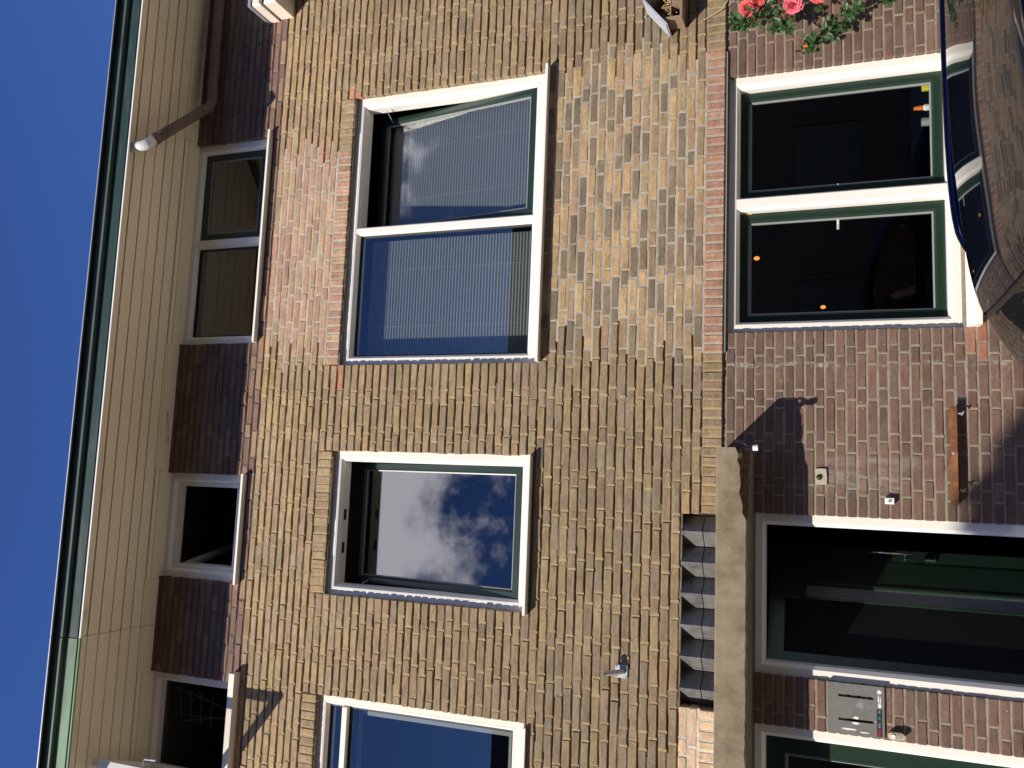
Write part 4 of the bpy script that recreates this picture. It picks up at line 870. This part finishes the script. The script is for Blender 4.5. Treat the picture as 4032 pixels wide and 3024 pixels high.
for s in (-1, 1):
    for a, b, nm in ((0.20, 0.62, 'side_window'), (0.66, 1.42, 'side_window'), (1.48, 2.62, 'side_window')):
        v = []
        for x in np.linspace(a, b, 7):
            zt_ = max(0.95, roofz_s(x)-0.115); hb_ = 0.78; ht = 0.56+0.22*max(0, (1.29-zt_))/0.35
            v += [(x, YC+s*hb_, 0.915), (x, YC+s*(hb_*0.45+ht*0.55), 0.915+(zt_-0.915)*0.55), (x, YC+s*ht, zt_)]
        MB().add(v, [(3*i+k, 3*i+3+k, 3*i+4+k, 3*i+1+k) for i in range(6) for k in range(2)]).build(nm, M['car_glass'], car, smooth=True)
    v = []
    for x in np.linspace(0.06, 2.95, 40):
        zt_ = max(0.93, roofz_s(x)-0.098); ht = 0.548+0.22*max(0, (1.29-zt_))/0.35; hb_ = 0.765
        v += [(x, YC+s*hb_, 0.90), (x, YC+s*(hb_*0.45+ht*0.55-0.012), 0.90+(zt_-0.90)*0.55), (x, YC+s*(ht-0.006), zt_)]
    MB().add(v, [(3*i+k, 3*i+3+k, 3*i+4+k, 3*i+1+k) for i in range(39) for k in range(2)]).build('pillar', M['paint_navy'], car, smooth=True)
    for wx in (0.55, 3.12):
        wl_ = MB().tube([(wx, YC+s*0.68, 0.205), (wx, YC+s*0.70, 0.205), (wx, YC+s*0.86, 0.205), (wx, YC+s*0.875, 0.205)], [0.27, 0.305, 0.305, 0.28], 28).build('wheel', M['tyre'], car, smooth=False)
        MB().tube([(wx, YC+s*0.874, 0.205), (wx, YC+s*0.882, 0.205)], [0.20, 0.185], 24).build('rim', M['alloy'], wl_)
    MB().box(-0.19, -0.10, YC+s*0.66-0.07, YC+s*0.66+0.07, 0.62, 0.86, bev=0.01).build('tail_lamp', M['tail_red'], car)
    mb = MB(); blob(mb, 2.55, YC+s*0.93, 0.98, 0.07, 0.10, 0.065); mb.build('wing_mirror', M['paint_navy'], car, smooth=True)

# ------------------------------------------------------------------ things behind the glass
sp = thing('spray_bottle', (2.60, 0.31, 1.0200), 'orange topped white bottle on the window board behind the ground floor glass', 'bottle')
MB().tube([(2.60, 0.31, 1.0210), (2.60, 0.31, 1.0750), (2.60, 0.31, 1.0900)], [0.022, 0.022, 0.014], 14).build('flask', M['whiteplastic'], sp); MB().tube([(2.60, 0.31, 1.0905), (2.60, 0.31, 1.1050), (2.60, 0.31, 1.1450)], [0.016, 0.016, 0.011], 12).build('cap', M['orange'], sp)
ye = thing('sponge', (2.735, 0.30, 1.0200), 'yellow sponge block standing in the corner of the ground floor window', 'sponge'); MB().box(2.715, 2.755, 0.285, 0.315, 1.0210, 1.0950, bev=0.004).build('block', M['yellow'], ye)
jr = thing('glass_jar', (2.50, 0.31, 1.0200), 'grey lidded glass jar beside the orange topped bottle', 'jar'); MB().tube([(2.50, 0.31, 1.0210), (2.50, 0.31, 1.0800)], 0.028, 16).build('glass_body', M['greyplastic'], jr); MB().tube([(2.50, 0.31, 1.0805), (2.50, 0.31, 1.1000)], 0.027, 16).build('lid', M['steel'], jr)
for i, (x, y, z, lab) in enumerate(((2.16, 0.9, 2.245, 'glowing orange bulb near the mullion of the ground floor window'), (1.80, 0.9, 2.19, 'glowing orange bulb high in the left ground floor pane'), (1.62, 1.9, 1.72, 'faint orange bulb deep in the ground floor room'))):
    b_l = thing('hanging_bulb', (x, y, z), lab, 'lamp', 'hanging bulbs inside'); mb = MB(); blob(mb, x, y, z, 0.016, 0.016, 0.022, 12, 8); mb.build('bulb', M['glow'], b_l, smooth=True); MB().tube([(x, y, z+0.02), (x, y, 2.458)], 0.003, 6).build('flex', M['black'], b_l)
dr_ = thing('drying_rack', (-1.9, 0.6, 5.565), 'thin white wire drying rack behind the open top floor window', 'rack')
mb = MB()
for i in range(4): mb.tube([(-1.80-0.02*i, 0.42+0.02*i, 6.86-0.10*i), (-2.05-0.02*i, 0.45, 6.84-0.10*i)], 0.0018, 6)
mb.tube([(-2.03, 0.45, 6.92), (-2.03, 0.55, 6.2)], 0.002, 6); mb.tube([(-2.07, 0.43, 6.8), (-1.95, 0.5, 6.1), (-1.9, 0.6, 5.566)], 0.002, 6); mb.tube([(-1.80, 0.42, 6.88), (-2.2, 0.6, 5.566)], 0.002, 6); mb.build('wires', M['cord'], dr_)

# ------------------------------------------------------------------ across the street (seen in the reflections)
def opposite(x0, x1, hgt, first=None):
    h = thing('opposite_house', ((x0+x1)/2, -13.5, 0), 'dark brick house across the street, mirrored in the window glass', 'house', 'houses across the street')
    MB().box(x0, x1, -19, -13.5, -0.12, 6.3).build('wall', M['oppbrick'], h)
    MB().prism([(-13.1, 6.15), (-13.1, 6.3), (-17.3, hgt), (-21.5, 6.3), (-21.5, 6.15)], 'x', x0+0.003, x1-0.003).build('roof', M['opproof'], h)
    for z in (0.9, 3.7):
        for k in range(2):
            xa = x0+0.7+k*2.5; wn = MB().frame(xa, xa+1.7, z, z+1.5, -13.42, [(0, -0.07), (0, 0), (0.08, 0), (0.08, -0.06)]).build('window', M['oppbrick'], h); MB().box(xa+0.07, xa+1.63, -13.49, -13.47, z+0.07, z+1.43).build('pane', M['black'], wn)
for x in (-48.8, -42.7, -36.6, -30.5, -24.4, -18.3, -12.2, -6.1, 0.0, 6.1, 12.2): opposite(x, x+6.1, 10.55)
tr = thing('street_tree', (-6.75, -7.6, 0), 'slender street tree left of the camera whose shadow falls on the door wall', 'tree')
mb = MB(); mb.tube([(-6.75, -7.6, -0.1), (-6.74, -7.6, 2.5), (-6.78, -7.6, 4.8), (-6.75, -7.55, 7.0)], [0.14, 0.11, 0.08, 0.03], 10)
for i in range(7): a = i*2.4; z = 4.6+0.35*i; mb.tube([(-6.77, -7.6, z), (-6.77+0.6*math.cos(a), -7.6+0.6*math.sin(a), z+0.6)], [0.03, 0.01], 6)
mb.build('trunk', M['bark'], tr)
lt = MB()
for _ in range(3600):
    d = rv(1); 
    if d.length > 1: d.normalize()
    p = Vector((-6.72+0.84*d.x, -7.6+0.75*d.y, 6.03+1.52*math.copysign(abs(d.z)**0.6, d.z))); leaflet(lt, p, rv(1)+Vector((0, 0, -0.3)), rv(1), 0.14, 0.11)
lt.build('crown', M['treeleaf'], tr, kind='stuff')
print('objects', len(bpy.data.objects), 'bricks', len(bricks))
